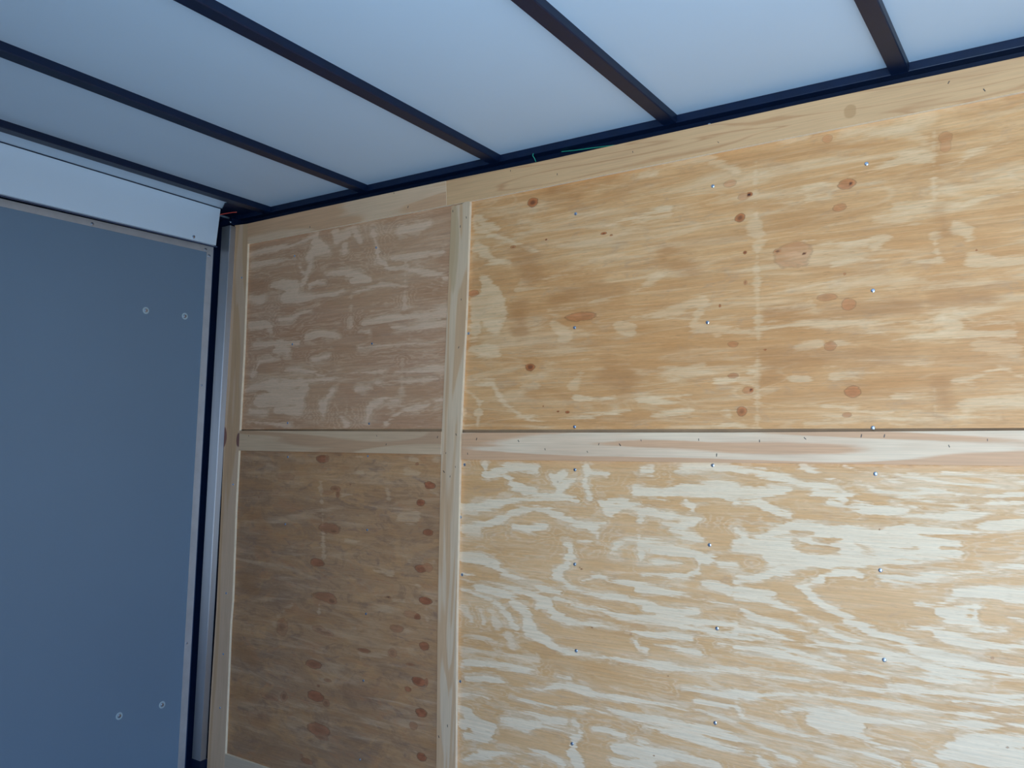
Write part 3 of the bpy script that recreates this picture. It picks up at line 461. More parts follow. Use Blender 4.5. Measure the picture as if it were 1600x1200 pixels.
# ------------------------------------------------------------------ node helpers
class NT:
    def __init__(self, name):
        self.m = bpy.data.materials.new(name)
        self.m.use_nodes = True
        self.t = self.m.node_tree
        self.b = self.t.nodes['Principled BSDF']
        self.tc = self.t.nodes.new('ShaderNodeTexCoord')
    def put(self, sock, v):
        if hasattr(v, 'is_output') or isinstance(v, bpy.types.NodeSocket):
            self.t.links.new(v, sock)
        elif isinstance(v, tuple) and len(v) == 3 and sock.type == 'RGBA':
            sock.default_value = (*v, 1)
        else:
            sock.default_value = v
    def map(self, scale, loc=(0, 0, 0), rot=(0, 0, 0)):
        n = self.t.nodes.new('ShaderNodeMapping')
        self.t.links.new(self.tc.outputs['Object'], n.inputs[0])
        n.inputs['Scale'].default_value = scale
        n.inputs['Location'].default_value = loc
        n.inputs['Rotation'].default_value = rot
        return n.outputs[0]
    def noise(self, vec, scale=1.0, detail=3, rough=0.5, dist=0.0):
        n = self.t.nodes.new('ShaderNodeTexNoise')
        self.t.links.new(vec, n.inputs['Vector'])
        n.inputs['Scale'].default_value = scale
        n.inputs['Detail'].default_value = detail
        n.inputs['Roughness'].default_value = rough
        n.inputs['Distortion'].default_value = dist
        return n.outputs['Fac']
    def math(self, op, a, b=0.0, c=0.0, clamp=False):
        n = self.t.nodes.new('ShaderNodeMath'); n.operation = op; n.use_clamp = clamp
        self.put(n.inputs[0], a); self.put(n.inputs[1], b); self.put(n.inputs[2], c)
        return n.outputs[0]
    def rng(self, v, a, b, c=0.0, d=1.0, smooth=True):
        n = self.t.nodes.new('ShaderNodeMapRange')
        n.interpolation_type = 'SMOOTHSTEP' if smooth else 'LINEAR'
        self.put(n.inputs['Value'], v)
        for k, x in (('From Min', a), ('From Max', b), ('To Min', c), ('To Max', d)):
            n.inputs[k].default_value = x
        return n.outputs[0]
    def mix(self, f, a, b, mode='MIX'):
        n = self.t.nodes.new('ShaderNodeMix'); n.data_type = 'RGBA'; n.blend_type = mode
        self.put(n.inputs[0], f); self.put(n.inputs[6], a); self.put(n.inputs[7], b)
        return n.outputs[2]
    def attr(self, name):
        n = self.t.nodes.new('ShaderNodeAttribute'); n.attribute_name = name
        return n.outputs['Fac']
    def bump(self, h, strength=0.2, dist=0.001):
        n = self.t.nodes.new('ShaderNodeBump')
        n.inputs['Strength'].default_value = strength
        n.inputs['Distance'].default_value = dist
        self.t.links.new(h, n.inputs['Height'])
        self.t.links.new(n.outputs[0], self.b.inputs['Normal'])
    def out(self, col, rough=0.6, metal=0.0, spec=0.3):
        self.put(self.b.inputs['Base Color'], col)
        self.put(self.b.inputs['Roughness'], rough)
        self.b.inputs['Metallic'].default_value = metal
        self.b.inputs['Specular IOR Level'].default_value = spec
        return self.m

def gray(n, v):
    c = n.t.nodes.new('ShaderNodeCombineColor')
    for i in range(3): n.put(c.inputs[i], v)
    return c.outputs[0]

def sheet_material(name, tan, tan2, cream, knot=(0.28, 0.10, 0.035), seed=0.0, mottle=0.0, ripple=0.5, wob=1.0, gry=(0.42, 0.27, 0.16), soft=1.0, widen=0.0, cloud=0.0, echo=0.0, halo=0.0):
    """face veneer of a plywood sheet; grain runs along x"""
    n = NT(name)
    L = (seed * 3.1, seed, seed * 1.7)
    big = n.noise(n.map((1.3, 1, 4.0), L), 1.0, 3, 0.55)
    med = n.noise(n.map((5, 1, 34), L), 1.0, 4, 0.6, 0.6)
    fib = n.noise(n.map((6, 1, 260), L), 1.0, 3, 0.6)
    fin = n.noise(n.map((60, 1, 420), L), 1.0, 2, 0.6)
    bl = n.noise(n.map((14, 1, 40), L), 1.0, 4, 0.65, 0.8)
    base = n.mix(n.rng(big, 0.35, 0.65), tan, tan2)
    base = n.mix(n.math('MULTIPLY', n.rng(bl, 0.5, 0.75), 0.55 + mottle), base, gry)
    if mottle > 0:    # old water marks: swirling greyish and reddish patches
        m1 = n.noise(n.map((5, 1, 13), (L[0] + 2, 4, L[2])), 1.0, 6, 0.68, 2.2)
        m2 = n.noise(n.map((4, 1, 9), (L[0] + 7, 8, L[2])), 1.0, 5, 0.66, 1.6)
        base = n.mix(n.math('MULTIPLY', n.rng(m1, 0.50, 0.62), mottle * 3.0), base, tuple(c * f for c, f in zip(tan, (0.52, 0.50, 0.58))))
        base = n.mix(n.math('MULTIPLY', n.rng(m2, 0.50, 0.64), mottle * 3.0), base, tuple(c * f for c, f in zip(tan, (1.22, 1.16, 1.0))))
        base = n.mix(n.math('MULTIPLY', n.rng(m1, 0.47, 0.36), mottle * 2.6), base, tuple(c * f for c, f in zip(tan, (0.95, 0.74, 0.66))))
    # faint growth rings inside the veneer
    rp = n.noise(n.map((0.9, 1, 11), L), 1.0, 2, 0.4, 0.8)
    ring = n.math('PINGPONG', n.math('MULTIPLY', rp, 9.0), 0.5)
    base = n.mix(n.math('MULTIPLY', n.rng(ring, 0.36, 0.5), 0.30 * ripple), base, tuple(c * 0.72 for c in tan))
    base = n.mix(n.math('MULTIPLY', n.rng(ring, 0.13, 0.0), 0.5 * ripple), base, cream)
    # the pale early wood bands
    crs = n.noise(n.map((3.2, 1, 13), L), 1.0, 3, 0.55, 0.4)
    hair = n.noise(n.map((9, 1, 120), L), 1.0, 3, 0.65)
    if cloud > 0:
        cl = n.noise(n.map((2.6, 1, 20), L), 1.0, 5, 0.64, 1.0)
        cl2 = n.noise(n.map((2.2, 1, 9), (L[0] + 5, 0, L[2])), 1.0, 4, 0.6, 0.8)
        base = n.mix(n.math('MULTIPLY', n.rng(cl, 0.48, 0.68), 0.50 * cloud), base, cream)
        base = n.mix(n.math('MULTIPLY', n.rng(cl2, 0.48, 0.66), 0.50 * cloud), base, tuple(c * f for c, f in zip(tan, (0.84, 0.76, 0.66))))
        base = n.mix(n.math('MULTIPLY', n.rng(cl, 0.46, 0.36), 0.40 * cloud), base, tuple(c * f for c, f in zip(tan, (0.90, 0.80, 0.66))))
    wobv = n.math('ADD', n.attr('pale'), widen)
    for tex, amp in ((med, 0.062), (crs, 0.034), (hair, 0.034), (fin, 0.008)):
        wobv = n.math('MULTIPLY_ADD', n.math('SUBTRACT', tex, 0.5), amp * wob, wobv)
    if echo > 0:      # thinner growth lines running alongside the broad bands
        ph = n.math('MULTIPLY', n.math('MULTIPLY_ADD', n.math('SUBTRACT', crs, 0.5), 0.05, wobv), 62.0)
        pp = n.math('PINGPONG', ph, 0.5)
        gate = n.rng(n.noise(n.map((2.5, 1, 10), (L[0] + 9, 0, L[2])), 1.0, 2, 0.5), 0.42, 0.58)
        base = n.mix(n.math('MULTIPLY', n.math('MULTIPLY', n.rng(pp, 0.27, 0.42), gate), echo), base, cream)
    if halo > 0:      # blotchy half tone fringing the pale bands
        hz = n.math('MULTIPLY_ADD', n.math('SUBTRACT', n.noise(n.map((7, 1, 30), (L[0], 2, L[2] + 4)), 1.0, 5, 0.66, 1.0), 0.5), 0.10, wobv)
        base = n.mix(n.math('MULTIPLY', n.rng(hz, -0.012, 0.004), halo), base, cream)
    band = n.math('MULTIPLY', n.rng(wobv, -0.0018 * soft, 0.0028 * soft), n.attr('paleness'))
    band = n.math('MULTIPLY', band, n.rng(hair, 0.36, 0.52, 0.72, 1.0))
    creamv = n.mix(n.math('MULTIPLY', n.rng(med, 0.45, 0.7), 0.35), cream, tuple(c * f for c, f in zip(cream, (0.92, 0.86, 0.80))))
    edge = n.math('MULTIPLY', n.rng(n.math('ABSOLUTE', n.math('ADD', wobv, 0.004)), 0.0045, 0.0), n.math('MULTIPLY', n.attr('paleness'), 0.22 / soft))
    col = n.mix(edge, base, tuple(c * 0.62 for c in tan))
    col = n.mix(band, col, creamv)
    # stains
    stn = n.math('MULTIPLY', n.rng(n.math('MULTIPLY_ADD', n.math('SUBTRACT', n.noise(n.map((3.5, 1, 26), (L[0], 3, L[2])), 1.0, 5, 0.65, 0.6), 0.5), 0.16, n.attr('stain')), -0.02, 0.03), 0.55)
    col = n.mix(stn, col, tuple(c * f for c, f in zip(tan, (0.72, 0.62, 0.52))))
    # knots
    kq = n.math('MULTIPLY_ADD', n.math('SUBTRACT', bl, 0.5), 0.9, n.attr('knot'))
    kcol = n.mix(n.rng(bl, 0.4, 0.65), knot, tuple(c * 1.5 for c in knot))
    col = n.mix(n.math('MULTIPLY', n.rng(kq, 0.0, 0.28), n.attr('knot_strength')), col, kcol)
    rim = n.rng(n.math('ABSOLUTE', n.math('SUBTRACT', kq, 0.10)), 0.14, 0.0)
    col = n.mix(n.math('MULTIPLY', n.math('MULTIPLY', rim, n.attr('knot_strength')), 0.6), col, tuple(c * 0.45 for c in knot))
    kd = n.math('MULTIPLY_ADD', n.math('SUBTRACT', bl, 0.5), 1.6, n.attr('knot'))
    col = n.mix(n.math('MULTIPLY', n.rng(kd, 0.35, 0.75), n.attr('knot_dark')), col, (0.07, 0.028, 0.015))
    # fibres
    f = n.math('ADD', n.rng(fib, 0.3, 0.7, 0.90, 1.08, False), n.rng(fin, 0.3, 0.7, -0.04, 0.04, False))
    col = n.mix(1.0, col, gray(n, f), 'MULTIPLY')
    dash = n.noise(n.map((30, 1, 700), L), 1.0, 1, 0.5)
    col = n.mix(n.math('MULTIPLY', n.rng(dash, 0.68, 0.76), 0.4), col, tuple(c * 0.4 for c in tan))
    n.bump(n.math('ADD', fib, n.math('MULTIPLY', n.attr('knot'), 0.2)), 0.25, 0.0008)
    return n.out(col, 0.55, 0, 0.35)

def strip_material(name, tan, cream, along='x', seed=0.0, freq=1.0, bias=0.5, knots=()):
    n = NT(name)
    L = (seed * 2.3, seed, seed * 1.3)
    def S(a, c):
        return (a, 1, c) if along == 'x' else (c, 1, a)
    wv = n.noise(n.map(S(0.9 * freq, 11 * freq), L), 1.0, 2, 0.45, 0.5)
    ring = n.math('PINGPONG', n.math('MULTIPLY', wv, 5.0), 0.5)
    med = n.noise(n.map(S(9, 60), L), 1.0, 3, 0.6)
    m = n.rng(n.math('MULTIPLY_ADD', n.math('SUBTRACT', med, 0.5), 0.12, ring), bias * 0.5 - 0.05, bias * 0.5 + 0.07)
    col = n.mix(m, cream, tan)
    fib = n.noise(n.map(S(6, 300), L), 1.0, 3, 0.6)
    bl = n.noise(n.map(S(2, 9), L), 1.0, 3, 0.6)
    col = n.mix(n.math('MULTIPLY', n.rng(bl, 0.45, 0.7), 0.35), col, tuple(c * f for c, f in zip(tan, (0.84, 0.85, 0.9))))
    col = n.mix(1.0, col, gray(n, n.rng(fib, 0.3, 0.7, 0.91, 1.07, False)), 'MULTIPLY')
    for (kx, kz, rx, rz, kc, st_) in knots:
        mp = n.map((1 / rx, 0, 1 / rz), (-kx / rx, 0, -kz / rz))
        ln = n.t.nodes.new('ShaderNodeVectorMath'); ln.operation = 'LENGTH'
        n.t.links.new(mp, ln.inputs[0])
        d = n.math('MULTIPLY_ADD', n.math('SUBTRACT', med, 0.5), 0.5, ln.outputs['Value'])
        col = n.mix(n.math('MULTIPLY', n.rng(d, 1.05, 0.8), st_), col, kc)
    n.bump(fib, 0.2, 0.0006)
    return n.out(col, 0.6, 0, 0.3)

def flat(name, col, rough=0.5, metal=0.0, spec=0.5, var=0.06, scale=3.0, stretch=(1, 1, 1), bump=0.0):
    n = NT(name)
    nz = n.noise(n.map(stretch), scale, 4, 0.6)
    c = n.mix(1.0, col, gray(n, n.rng(nz, 0.3, 0.7, 1 - var, 1 + var, False)), 'MULTIPLY')
    if bump: n.bump(nz, bump, 0.001)
    return n.out(c, rough, metal, spec)

# ------------------------------------------------------------------ materials
TAN = (0.66, 0.37, 0.17); TAN2 = (0.60, 0.33, 0.15); CREAM = (0.80, 0.60, 0.40)
M = {}
M['UR'] = sheet_material('upper_right_sheet_pine', (0.68, 0.315, 0.115), (0.75, 0.38, 0.155), (0.88, 0.575, 0.32), seed=1.3, ripple=0.45, knot=(0.42, 0.12, 0.035), soft=2.6, cloud=1.0, gry=(0.53, 0.29, 0.15))
M['LR'] = sheet_material('lower_right_sheet_pine', (0.74, 0.38, 0.155), (0.79, 0.425, 0.19), (0.90, 0.64, 0.41), seed=4.1, ripple=0.25, knot=(0.36, 0.13, 0.05), widen=0.0005, wob=0.8, cloud=0.5, soft=1.3, halo=0.45, gry=(0.60, 0.33, 0.18), echo=0.3)
M['UL'] = sheet_material('upper_left_sheet_pine', (0.55, 0.275, 0.145), (0.59, 0.31, 0.16), (0.80, 0.51, 0.32), seed=7.7, ripple=0.35, soft=2.0, widen=0.001, wob=0.8, cloud=0.6, gry=(0.50, 0.275, 0.16), echo=0.35, halo=0.4)
M['LL'] = sheet_material('lower_left_sheet_pine', (0.52, 0.265, 0.12), (0.36, 0.19, 0.10), (0.70, 0.44, 0.25), seed=2.9, mottle=0.15, ripple=0.15, knot=(0.30, 0.095, 0.04), gry=(0.24, 0.13, 0.09), soft=2.5, cloud=0.75)
M['core'] = flat('lit_raw_plywood_edge', (0.95, 0.74, 0.50), 0.7, var=0.08, scale=40)  # cut edges; colour lightened to paint in the bright lit edge lines
M['white_sheet'] = flat('white_ceiling_sheet', (0.62, 0.72, 0.81), 0.42, spec=0.4, var=0.015, scale=1.5)
M['header'] = flat('white_painted_metal', (0.68, 0.755, 0.83), 0.42, spec=0.5, var=0.015, scale=2)
M['door'] = flat('grey_blue_door_sheet', (0.185, 0.250, 0.325), 0.5, spec=0.4, var=0.03, scale=1.2)
M['black'] = flat('black_painted_steel', (0.002, 0.009, 0.032), 0.42, spec=0.35, var=0.15, scale=30, bump=0.05)
M['rubber'] = flat('black_rubber', (0.014, 0.014, 0.018), 0.35, spec=0.5)
M['seal'] = flat('blue_black_rubber', (0.05, 0.07, 0.14), 0.25, spec=0.8)
M['trim'] = flat('dull_aluminium', (0.62, 0.58, 0.57), 0.5, metal=0.55, var=0.07, scale=18)
M['steel'] = flat('zinc_plated_steel', (0.62, 0.68, 0.78), 0.22, metal=1.0, var=0.05, scale=60)
M['washer'] = flat('pale_galvanised_washer', (0.50, 0.60, 0.64), 0.35, metal=0.25)
M['darksteel'] = flat('dark_steel_nail', (0.10, 0.08, 0.07), 0.5, metal=0.5)
M['floor'] = flat('worn_grey_floor', (0.30, 0.30, 0.30), 0.7, var=0.15, scale=3, stretch=(1, 8, 1))
M['backing'] = flat('inside_of_outer_skin', (0.05, 0.04, 0.035), 0.7)
M['red'] = flat('red_wire_sleeve', (0.55, 0.05, 0.03), 0.4)
M['green'] = flat('green_wire_sleeve', (0.02, 0.30, 0.20), 0.4)
M['navy'] = flat('dark_wire_sleeve', (0.02, 0.03, 0.06), 0.4)
def brushed():
    n = NT('brushed_aluminium')
    nz = n.noise(n.map((300, 300, 1.5)), 1.0, 3, 0.6)
    col = n.mix(nz, (0.50, 0.49, 0.50), (0.62, 0.61, 0.63))
    m = n.out(col, n.rng(nz, 0.3, 0.7, 0.38, 0.46, False), 0.95, 0.5)
    n.b.inputs['Anisotropic'].default_value = 0.95
    tg = n.t.nodes.new('ShaderNodeTangent'); tg.direction_type = 'RADIAL'; tg.axis = 'Z'
    n.t.links.new(tg.outputs[0], n.b.inputs['Tangent'])
    n.b.inputs['Anisotropic Rotation'].default_value = 0.0
    return m
M['brushed'] = brushed()

# ------------------------------------------------------------------ shell
H = 0.990; FLOOR = -1.25; YB = -2.45; XL = -0.70
YP = 0.010                                   # face of the plywood sheets
def struct(name, ext, mat):
    return tag(box(name, ext, mat), kind='structure')
struct('ceiling', (XL, XE, YB, 0.075, H, H + 0.02), M['white_sheet'])
struct('floor', (XL, XE, YB, 0.075, FLOOR - 0.04, FLOOR), M['floor'])
struct('wall_back', (XL, XE, 0.075, 0.095, FLOOR - 0.04, H + 0.02), M['backing'])
NEAR = flat('light_grey_wall_sheet', (0.55, 0.58, 0.60), 0.6)
wf = bmesh.new()
add_box(wf, XL, DX0, YB - 0.02, YB, FLOOR - 0.04, H + 0.02)
add_box(wf, DX1, XE, YB - 0.02, YB, FLOOR - 0.04, H + 0.02)
add_box(wf, DX0, DX1, YB - 0.02, YB, DZ1, H + 0.02)
tag(finish(wf, 'wall_front', NEAR), kind='structure')
struct('wall_right', (XE, XE + 0.02, YB, 0.075, FLOOR - 0.04, H + 0.02), NEAR)
struct('wall_left', (XL - 0.02, XL, YB, 0.075, FLOOR - 0.04, H + 0.02), M['black'])

M['block'] = flat('stained_framing_timber', (0.36, 0.24, 0.14), 0.8, var=0.15, scale=8)
tag(box('wall_blocking', (-0.49, 3.12, 0.0205, 0.0500, 0.04, 0.13), M['block']), 'framing timber glimpsed in the long horizontal gap between upper and lower sheets', 'timber')

# ------------------------------------------------------------------ fasteners (shared meshes)
def screw_mesh(name, r, h, mat, washer=0.0):
    """pan head pointing along -Y with a cross recess"""
    bm = bmesh.new()
    rings = [(r, 0.0), (r, h * 0.35), (r * 0.88, h * 0.72), (r * 0.62, h * 0.94), (r * 0.38, h)]
    if washer: rings = [(washer, 0.0), (washer * 0.97, h * 0.25), (r * 1.06, h * 0.3)] + [(a, b + h * 0.25) for a, b in rings]
    seg = 24
    prev = None
    for a, b in rings:
        cur = [bm.verts.new((a * math.cos(2 * math.pi * i / seg), -b, a * math.sin(2 * math.pi * i / seg))) for i in range(seg)]
        if prev:
            for i in range(seg):
                bm.faces.new([prev[i], prev[(i + 1) % seg], cur[(i + 1) % seg], cur[i]])
        prev = cur
    top = rings[-1][1]
    # recess: alternate inner ring pushed in, forming a cross
    inner = []
    for i in range(seg):
        t = 2 * math.pi * i / seg
        lobe = abs(math.cos(2 * t))
        a = r * (0.34 if lobe > 0.8 else 0.13)
        inner.append(bm.verts.new((a * math.cos(t), -top, a * math.sin(t))))
    for i in range(seg):
        bm.faces.new([prev[i], prev[(i + 1) % seg], inner[(i + 1) % seg], inner[i]])
    low = [bm.verts.new((v.co.x * 0.8, -top + h * 0.75, v.co.z * 0.8)) for v in inner]
    for i in range(seg):
        bm.faces.new([inner[i], inner[(i + 1) % seg], low[(i + 1) % seg], low[i]])
    bm.faces.new(low)
    bmesh.ops.recalc_face_normals(bm, faces=bm.faces)
    me = bpy.data.meshes.new(name); bm.to_mesh(me); bm.free()
    me.materials.append(mat)
    if washer:
        me.materials.append(M['steel'])
        for f in me.polygons:
            if max(math.hypot(me.vertices[v].co.x, me.vertices[v].co.z) for v in f.vertices) < r * 1.08: f.material_index = 1
    return me
SCREW = screw_mesh('screw', 0.0052, 0.0026, M['steel'])
SMALL = screw_mesh('small_screw', 0.0042, 0.0022, M['steel'])
BOLT = screw_mesh('washer_screw', 0.0068, 0.0034, M['washer'], washer=0.0135)
FRAME = screw_mesh('frame_screw', 0.0062, 0.0034, M['steel'])
def put_screw(me, loc, parent, facing='y', name='screw'):
    o = bpy.data.objects.new(name, me); COL.objects.link(o)
    o.location = loc
    spin = random.uniform(0, math.pi / 2)
    if facing == 'y': o.matrix_basis = Matrix.Translation(loc) @ Matrix.Rotation(spin, 4, 'Y')
    else: o.matrix_basis = Matrix.Translation(loc) @ Matrix.Rotation(math.pi / 2, 4, 'Z') @ Matrix.Rotation(spin, 4, 'Y')
    o.parent = parent
    return o
_bm = bmesh.new(); add_box(_bm, -0.0011, 0.0011, -0.0005, 0.0005, -0.0042, 0.0042)
NAIL = bpy.data.meshes.new('nail'); _bm.to_mesh(NAIL); _bm.free(); NAIL.materials.append(M['darksteel'])
def put_nail(loc, parent):
    o = bpy.data.objects.new('nail', NAIL); COL.objects.link(o)
    s = random.uniform(0.6, 1.0)
    o.matrix_basis = Matrix.Translation(loc) @ Matrix.Rotation(random.uniform(-0.9, 0.5), 4, 'Y') @ Matrix.Diagonal((s, 1, s, 1))
    o.parent = parent
    return o

# ------------------------------------------------------------------ plywood sheets
def strokes_field(X, Z, strokes, far=-0.05):
    """largest (width - distance) over tapered strokes, and the strength of the winner"""
    sd = np.full(X.shape, far); st = np.zeros(X.shape)
    for s, pts in strokes:
        P = pts if len(pts) > 1 else pts * 2
        loc = np.full(X.shape, -1.0)
        for (x0, z0, w0), (x1, z1, w1) in zip(P[:-1], P[1:]):
            m = 0.05 + max(w0, w1)
            sel = (X > min(x0, x1) - m) & (X < max(x0, x1) + m) & (Z > min(z0, z1) - m) & (Z < max(z0, z1) + m)
            if not sel.any(): continue
            xs, zs = X[sel], Z[sel]
            dx, dz = x1 - x0, z1 - z0
            L2 = dx * dx + dz * dz + 1e-12
            t = np.clip(((xs - x0) * dx + (zs - z0) * dz) / L2, 0, 1)
            d = np.hypot(xs - x0 - t * dx, zs - z0 - t * dz)
            loc[sel] = np.maximum(loc[sel], (w0 + (w1 - w0) * t) - d)
        if s < 0:                                   # a tan island inside a pale band
            sd = np.minimum(sd, -loc); continue
        better = loc > sd
        sd = np.where(better, loc, sd); st = np.where(better, abs(s), st)
    return sd, st

def knots_field(X, Z, ks):
    kd = np.full(X.shape, -3.0); kst = np.zeros(X.shape); kdk = np.zeros(X.shape)
    for (x, z, rx, rz, s, dk) in ks:
        q = 1 - np.hypot((X - x) / max(rx, 0.003), (Z - z) / max(rz, 0.003))
        b = q > kd
        kd = np.where(b, q, kd); kst = np.where(b, min(s, 1.0), kst); kdk = np.where(b, dk, kdk)
    return kd, kst, kdk

def sheet(name, key, x0, x1, z0, z1, mat, label, step=0.0045):
    nx = int((x1 - x0) / step) + 1; nz = int((z1 - z0) / step) + 1
    xs = np.linspace(x0, x1, nx); zs = np.linspace(z0, z1, nz)
    X, Z = np.meshgrid(xs, zs)
    X = X.ravel(); Z = Z.ravel(); N = X.size
    idx = np.arange(N).reshape(nz, nx)
    faces = np.stack([idx[:-1, :-1], idx[:-1, 1:], idx[1:, 1:], idx[1:, :-1]], -1).reshape(-1, 4)
    # solid sheet: front grid + four corner columns at the back
    co = np.zeros((N, 3)); co[:, 0] = X; co[:, 1] = YP; co[:, 2] = Z
    T = 0.010
    ring = np.concatenate([idx[0, :], idx[1:, -1], idx[-1, -2::-1], idx[-2:0:-1, 0]])
    back = co[ring].copy(); back[:, 1] = YP + T
    R = len(ring); bi = N + np.arange(R)
    nxt = np.roll(np.arange(R), -1)
    sides = np.stack([ring[nxt], ring, bi, bi[nxt]], -1)
    allco = np.concatenate([co, back])
    me = bpy.data.meshes.new(name)
    polys = [tuple(int(i) for i in f) for f in faces] + [tuple(int(i) for i in f) for f in sides] + [tuple(int(i) for i in bi[::-1])]
    me.from_pydata([tuple(c) for c in allco], [], polys)
    me.materials.append(mat); me.materials.append(M['core'])
    mi = np.zeros(len(polys), dtype=np.int32); mi[len(faces):] = 1
    me.polygons.foreach_set('material_index', mi)
    def put(an, v, fill):
        a = me.attributes.new(an, 'FLOAT', 'POINT')
        a.data.foreach_set('value', np.concatenate([v, np.full(R, fill)]).astype(np.float32))
    sd, st = strokes_field(X, Z, CREAM_BANDS.get(key, []))
    put('pale', sd, -0.05); put('paleness', st, 0)
    sd, st = strokes_field(X, Z, STAIN.get(key, []))
    put('stain', sd, -0.05)
    a, b, c = knots_field(X, Z, KNOTS.get(key, []))
    put('knot', np.clip(a, -3, 1), -3); put('knot_strength', b, 0); put('knot_dark', c, 0)
    me.update()
    o = link(name, me)
    tag(o, label, 'plywood sheet', 'plywood sheets lining the wall')
    for (x, z) in SCREWS[key]:
        put_screw(SCREW if x > 0.7 else SMALL, (x, YP, z), o)
    return o
sheet('plywood_sheet', 'UR', 0.690, 3.13, 0.0895, 0.925, M['UR'], 'large golden plywood sheet with small dark knots, upper right, just under the dark ceiling rail')
sheet('plywood_sheet', 'LR', 0.690, 3.13, -1.135, 0.0785, M['LR'], 'large pale plywood sheet with bold cream wavy grain, lower right, beneath the horizontal strip')
sheet('plywood_sheet', 'UL', -0.500, 0.665, 0.0935, 0.925, M['UL'], 'dull tan plywood sheet with wavy cream grain, upper left, between corner and middle upright strip')
sheet('plywood_sheet', 'LL', -0.500, 0.665, -1.240, 0.0845, M['LL'], 'dark brown stained plywood sheet with a column of reddish knots, lower left')

# ------------------------------------------------------------------ strips over the joints
def strip(pts, mat, label, nails=(), screws=(), y0=-0.001, name='wood_strip'):
    o = prism(name, pts, 'y', y0, YP - 0.0002, mat, bevel=0.0006)
    me = o.data
    me.materials.append(M['core'])
    for f in me.polygons:
        if abs(f.normal.y) < 0.4: f.material_index = 1
    tag(o, label, 'wood strip', 'wood strips covering the sheet joints')
    for (x, z) in nails: put_nail((x, y0 - 0.0002, z), o)
    for (x, z) in screws: put_screw(SMALL, (x, y0, z), o)
    return o
def strip_mat(i, *a, **k): return strip_material('wood_strip_face_%d' % i, *a, **k)
DK = (0.20, 0.07, 0.06)
SLl = [(-0.5058, 0.9388), (-0.5087, 0.7021), (-0.5079, 0.2574), (-0.5022, -0.2486), (-0.5011, -0.6167), (-0.5089, -0.967), (-0.5103, -1.245)]
SLr = [(-0.4228, 0.9337), (-0.4167, 0.8489), (-0.4124, 0.6265), (-0.4087, 0.4147), (-0.4109, 0.0981), (-0.4101, 0.0089), (-0.4117, -0.2312), (-0.405, -0.5762), (-0.4103, -0.6604), (-0.4047, -1.1579), (-0.4045, -1.245)]
SCl = [(0.6378, 0.8431), (0.6319, 0.4896), (0.6227, 0.086), (0.6246, -0.4272), (0.6379, -0.9862), (0.6395, -1.135)]
SCr = [(0.7184, 0.8436), (0.7122, 0.4915), (0.7006, 0.0858), (0.703, -0.4554), (0.7146, -0.9697), (0.7158, -1.135)]
strip(SLl[::-1] + SLr, strip_mat(1, (0.64, 0.365, 0.19), (0.70, 0.44, 0.27), 'z', 3.3, 0.8, 0.5,
      knots=[(-0.413, 0.052, 0.016, 0.032, DK, 0.9), (-0.506, 0.062, 0.018, 0.042, DK, 0.9)]),
      'upright wood strip in the corner beside the aluminium post, with two dark knots', screws=SCREWS['SL'], y0=0.0)
jag = [(0.638, 0.8425), (0.646, 0.8445), (0.652, 0.8415), (0.664, 0.8425), (0.676, 0.8432), (0.684, 0.8432), (0.692, 0.8468), (0.700, 0.8474), (0.7165, 0.8470)]
strip(jag + SCr[1:] + SCl[:0:-1], strip_mat(2, (0.66, 0.38, 0.20), (0.72, 0.485, 0.30), 'z', 6.1, 1.1, 0.6,
      knots=[(0.653, 0.70, 0.022, 0.16, (0.56, 0.36, 0.19), 0.75)]),
      'upright wood strip with ragged top end, in the middle between the left and right sheets', NAILS['SC'])
strip([(-0.4225, 0.9337), (-0.4165, 0.8489), (0.0, 0.8484), (0.617, 0.8478), (0.6113, 0.9351), (0.0, 0.9355)],
      strip_mat(3, (0.68, 0.365, 0.19), (0.76, 0.475, 0.28), 'x', 2.4, 0.8, 0.5), 'shorter horizontal wood strip under the ceiling rail at the left', NAILS['STL'])
strip([(0.6121, 0.9351), (0.6178, 0.8478), (0.98, 0.8470), (1.77, 0.8525), (2.29, 0.8538), (3.13, 0.8545), (3.13, 0.9370), (2.29, 0.9364), (1.77, 0.9367), (0.98, 0.9320)],
      strip_mat(4, (0.60, 0.29, 0.125), (0.72, 0.40, 0.19), 'x', 8.8, 1.2, 0.9, knots=[(1.915, 0.890, 0.016, 0.019, (0.50, 0.25, 0.10), 0.6)]),
      'long horizontal wood strip under the dark ceiling rail at the right', NAILS['STR'])
strip([(-0.4095, 0.0880), (-0.4095, 0.0089), (0.6214, 0.008), (0.6222, 0.0828)],
      strip_mat(5, (0.58, 0.32, 0.17), (0.68, 0.43, 0.25), 'x', 5.2, 0.8, 0.55), 'horizontal wood strip between the two left sheets', NAILS['SHL'])
strip([(0.7067, -0.0074), (1.6164, -0.0), (2.2652, 0.0056), (3.13, 0.008), (3.13, 0.0858), (2.2675, 0.0835), (1.6167, 0.0795), (0.7067, 0.0795)],
      strip_mat(6, (0.72, 0.385, 0.205), (0.86, 0.60, 0.39), 'x', 11.7, 0.8, 0.42), 'long horizontal wood strip between the two right sheets, peppered with nails', NAILS['SHR'])
strip([(-0.4035, -1.245), (0.6385, -1.245), (0.6385, -1.163), (-0.4035, -1.157)],
      strip_mat(7, (0.50, 0.31, 0.19), (0.60, 0.42, 0.28), 'x', 1.9, 0.8, 0.5), 'horizontal wood strip at the foot of the dark left sheet')

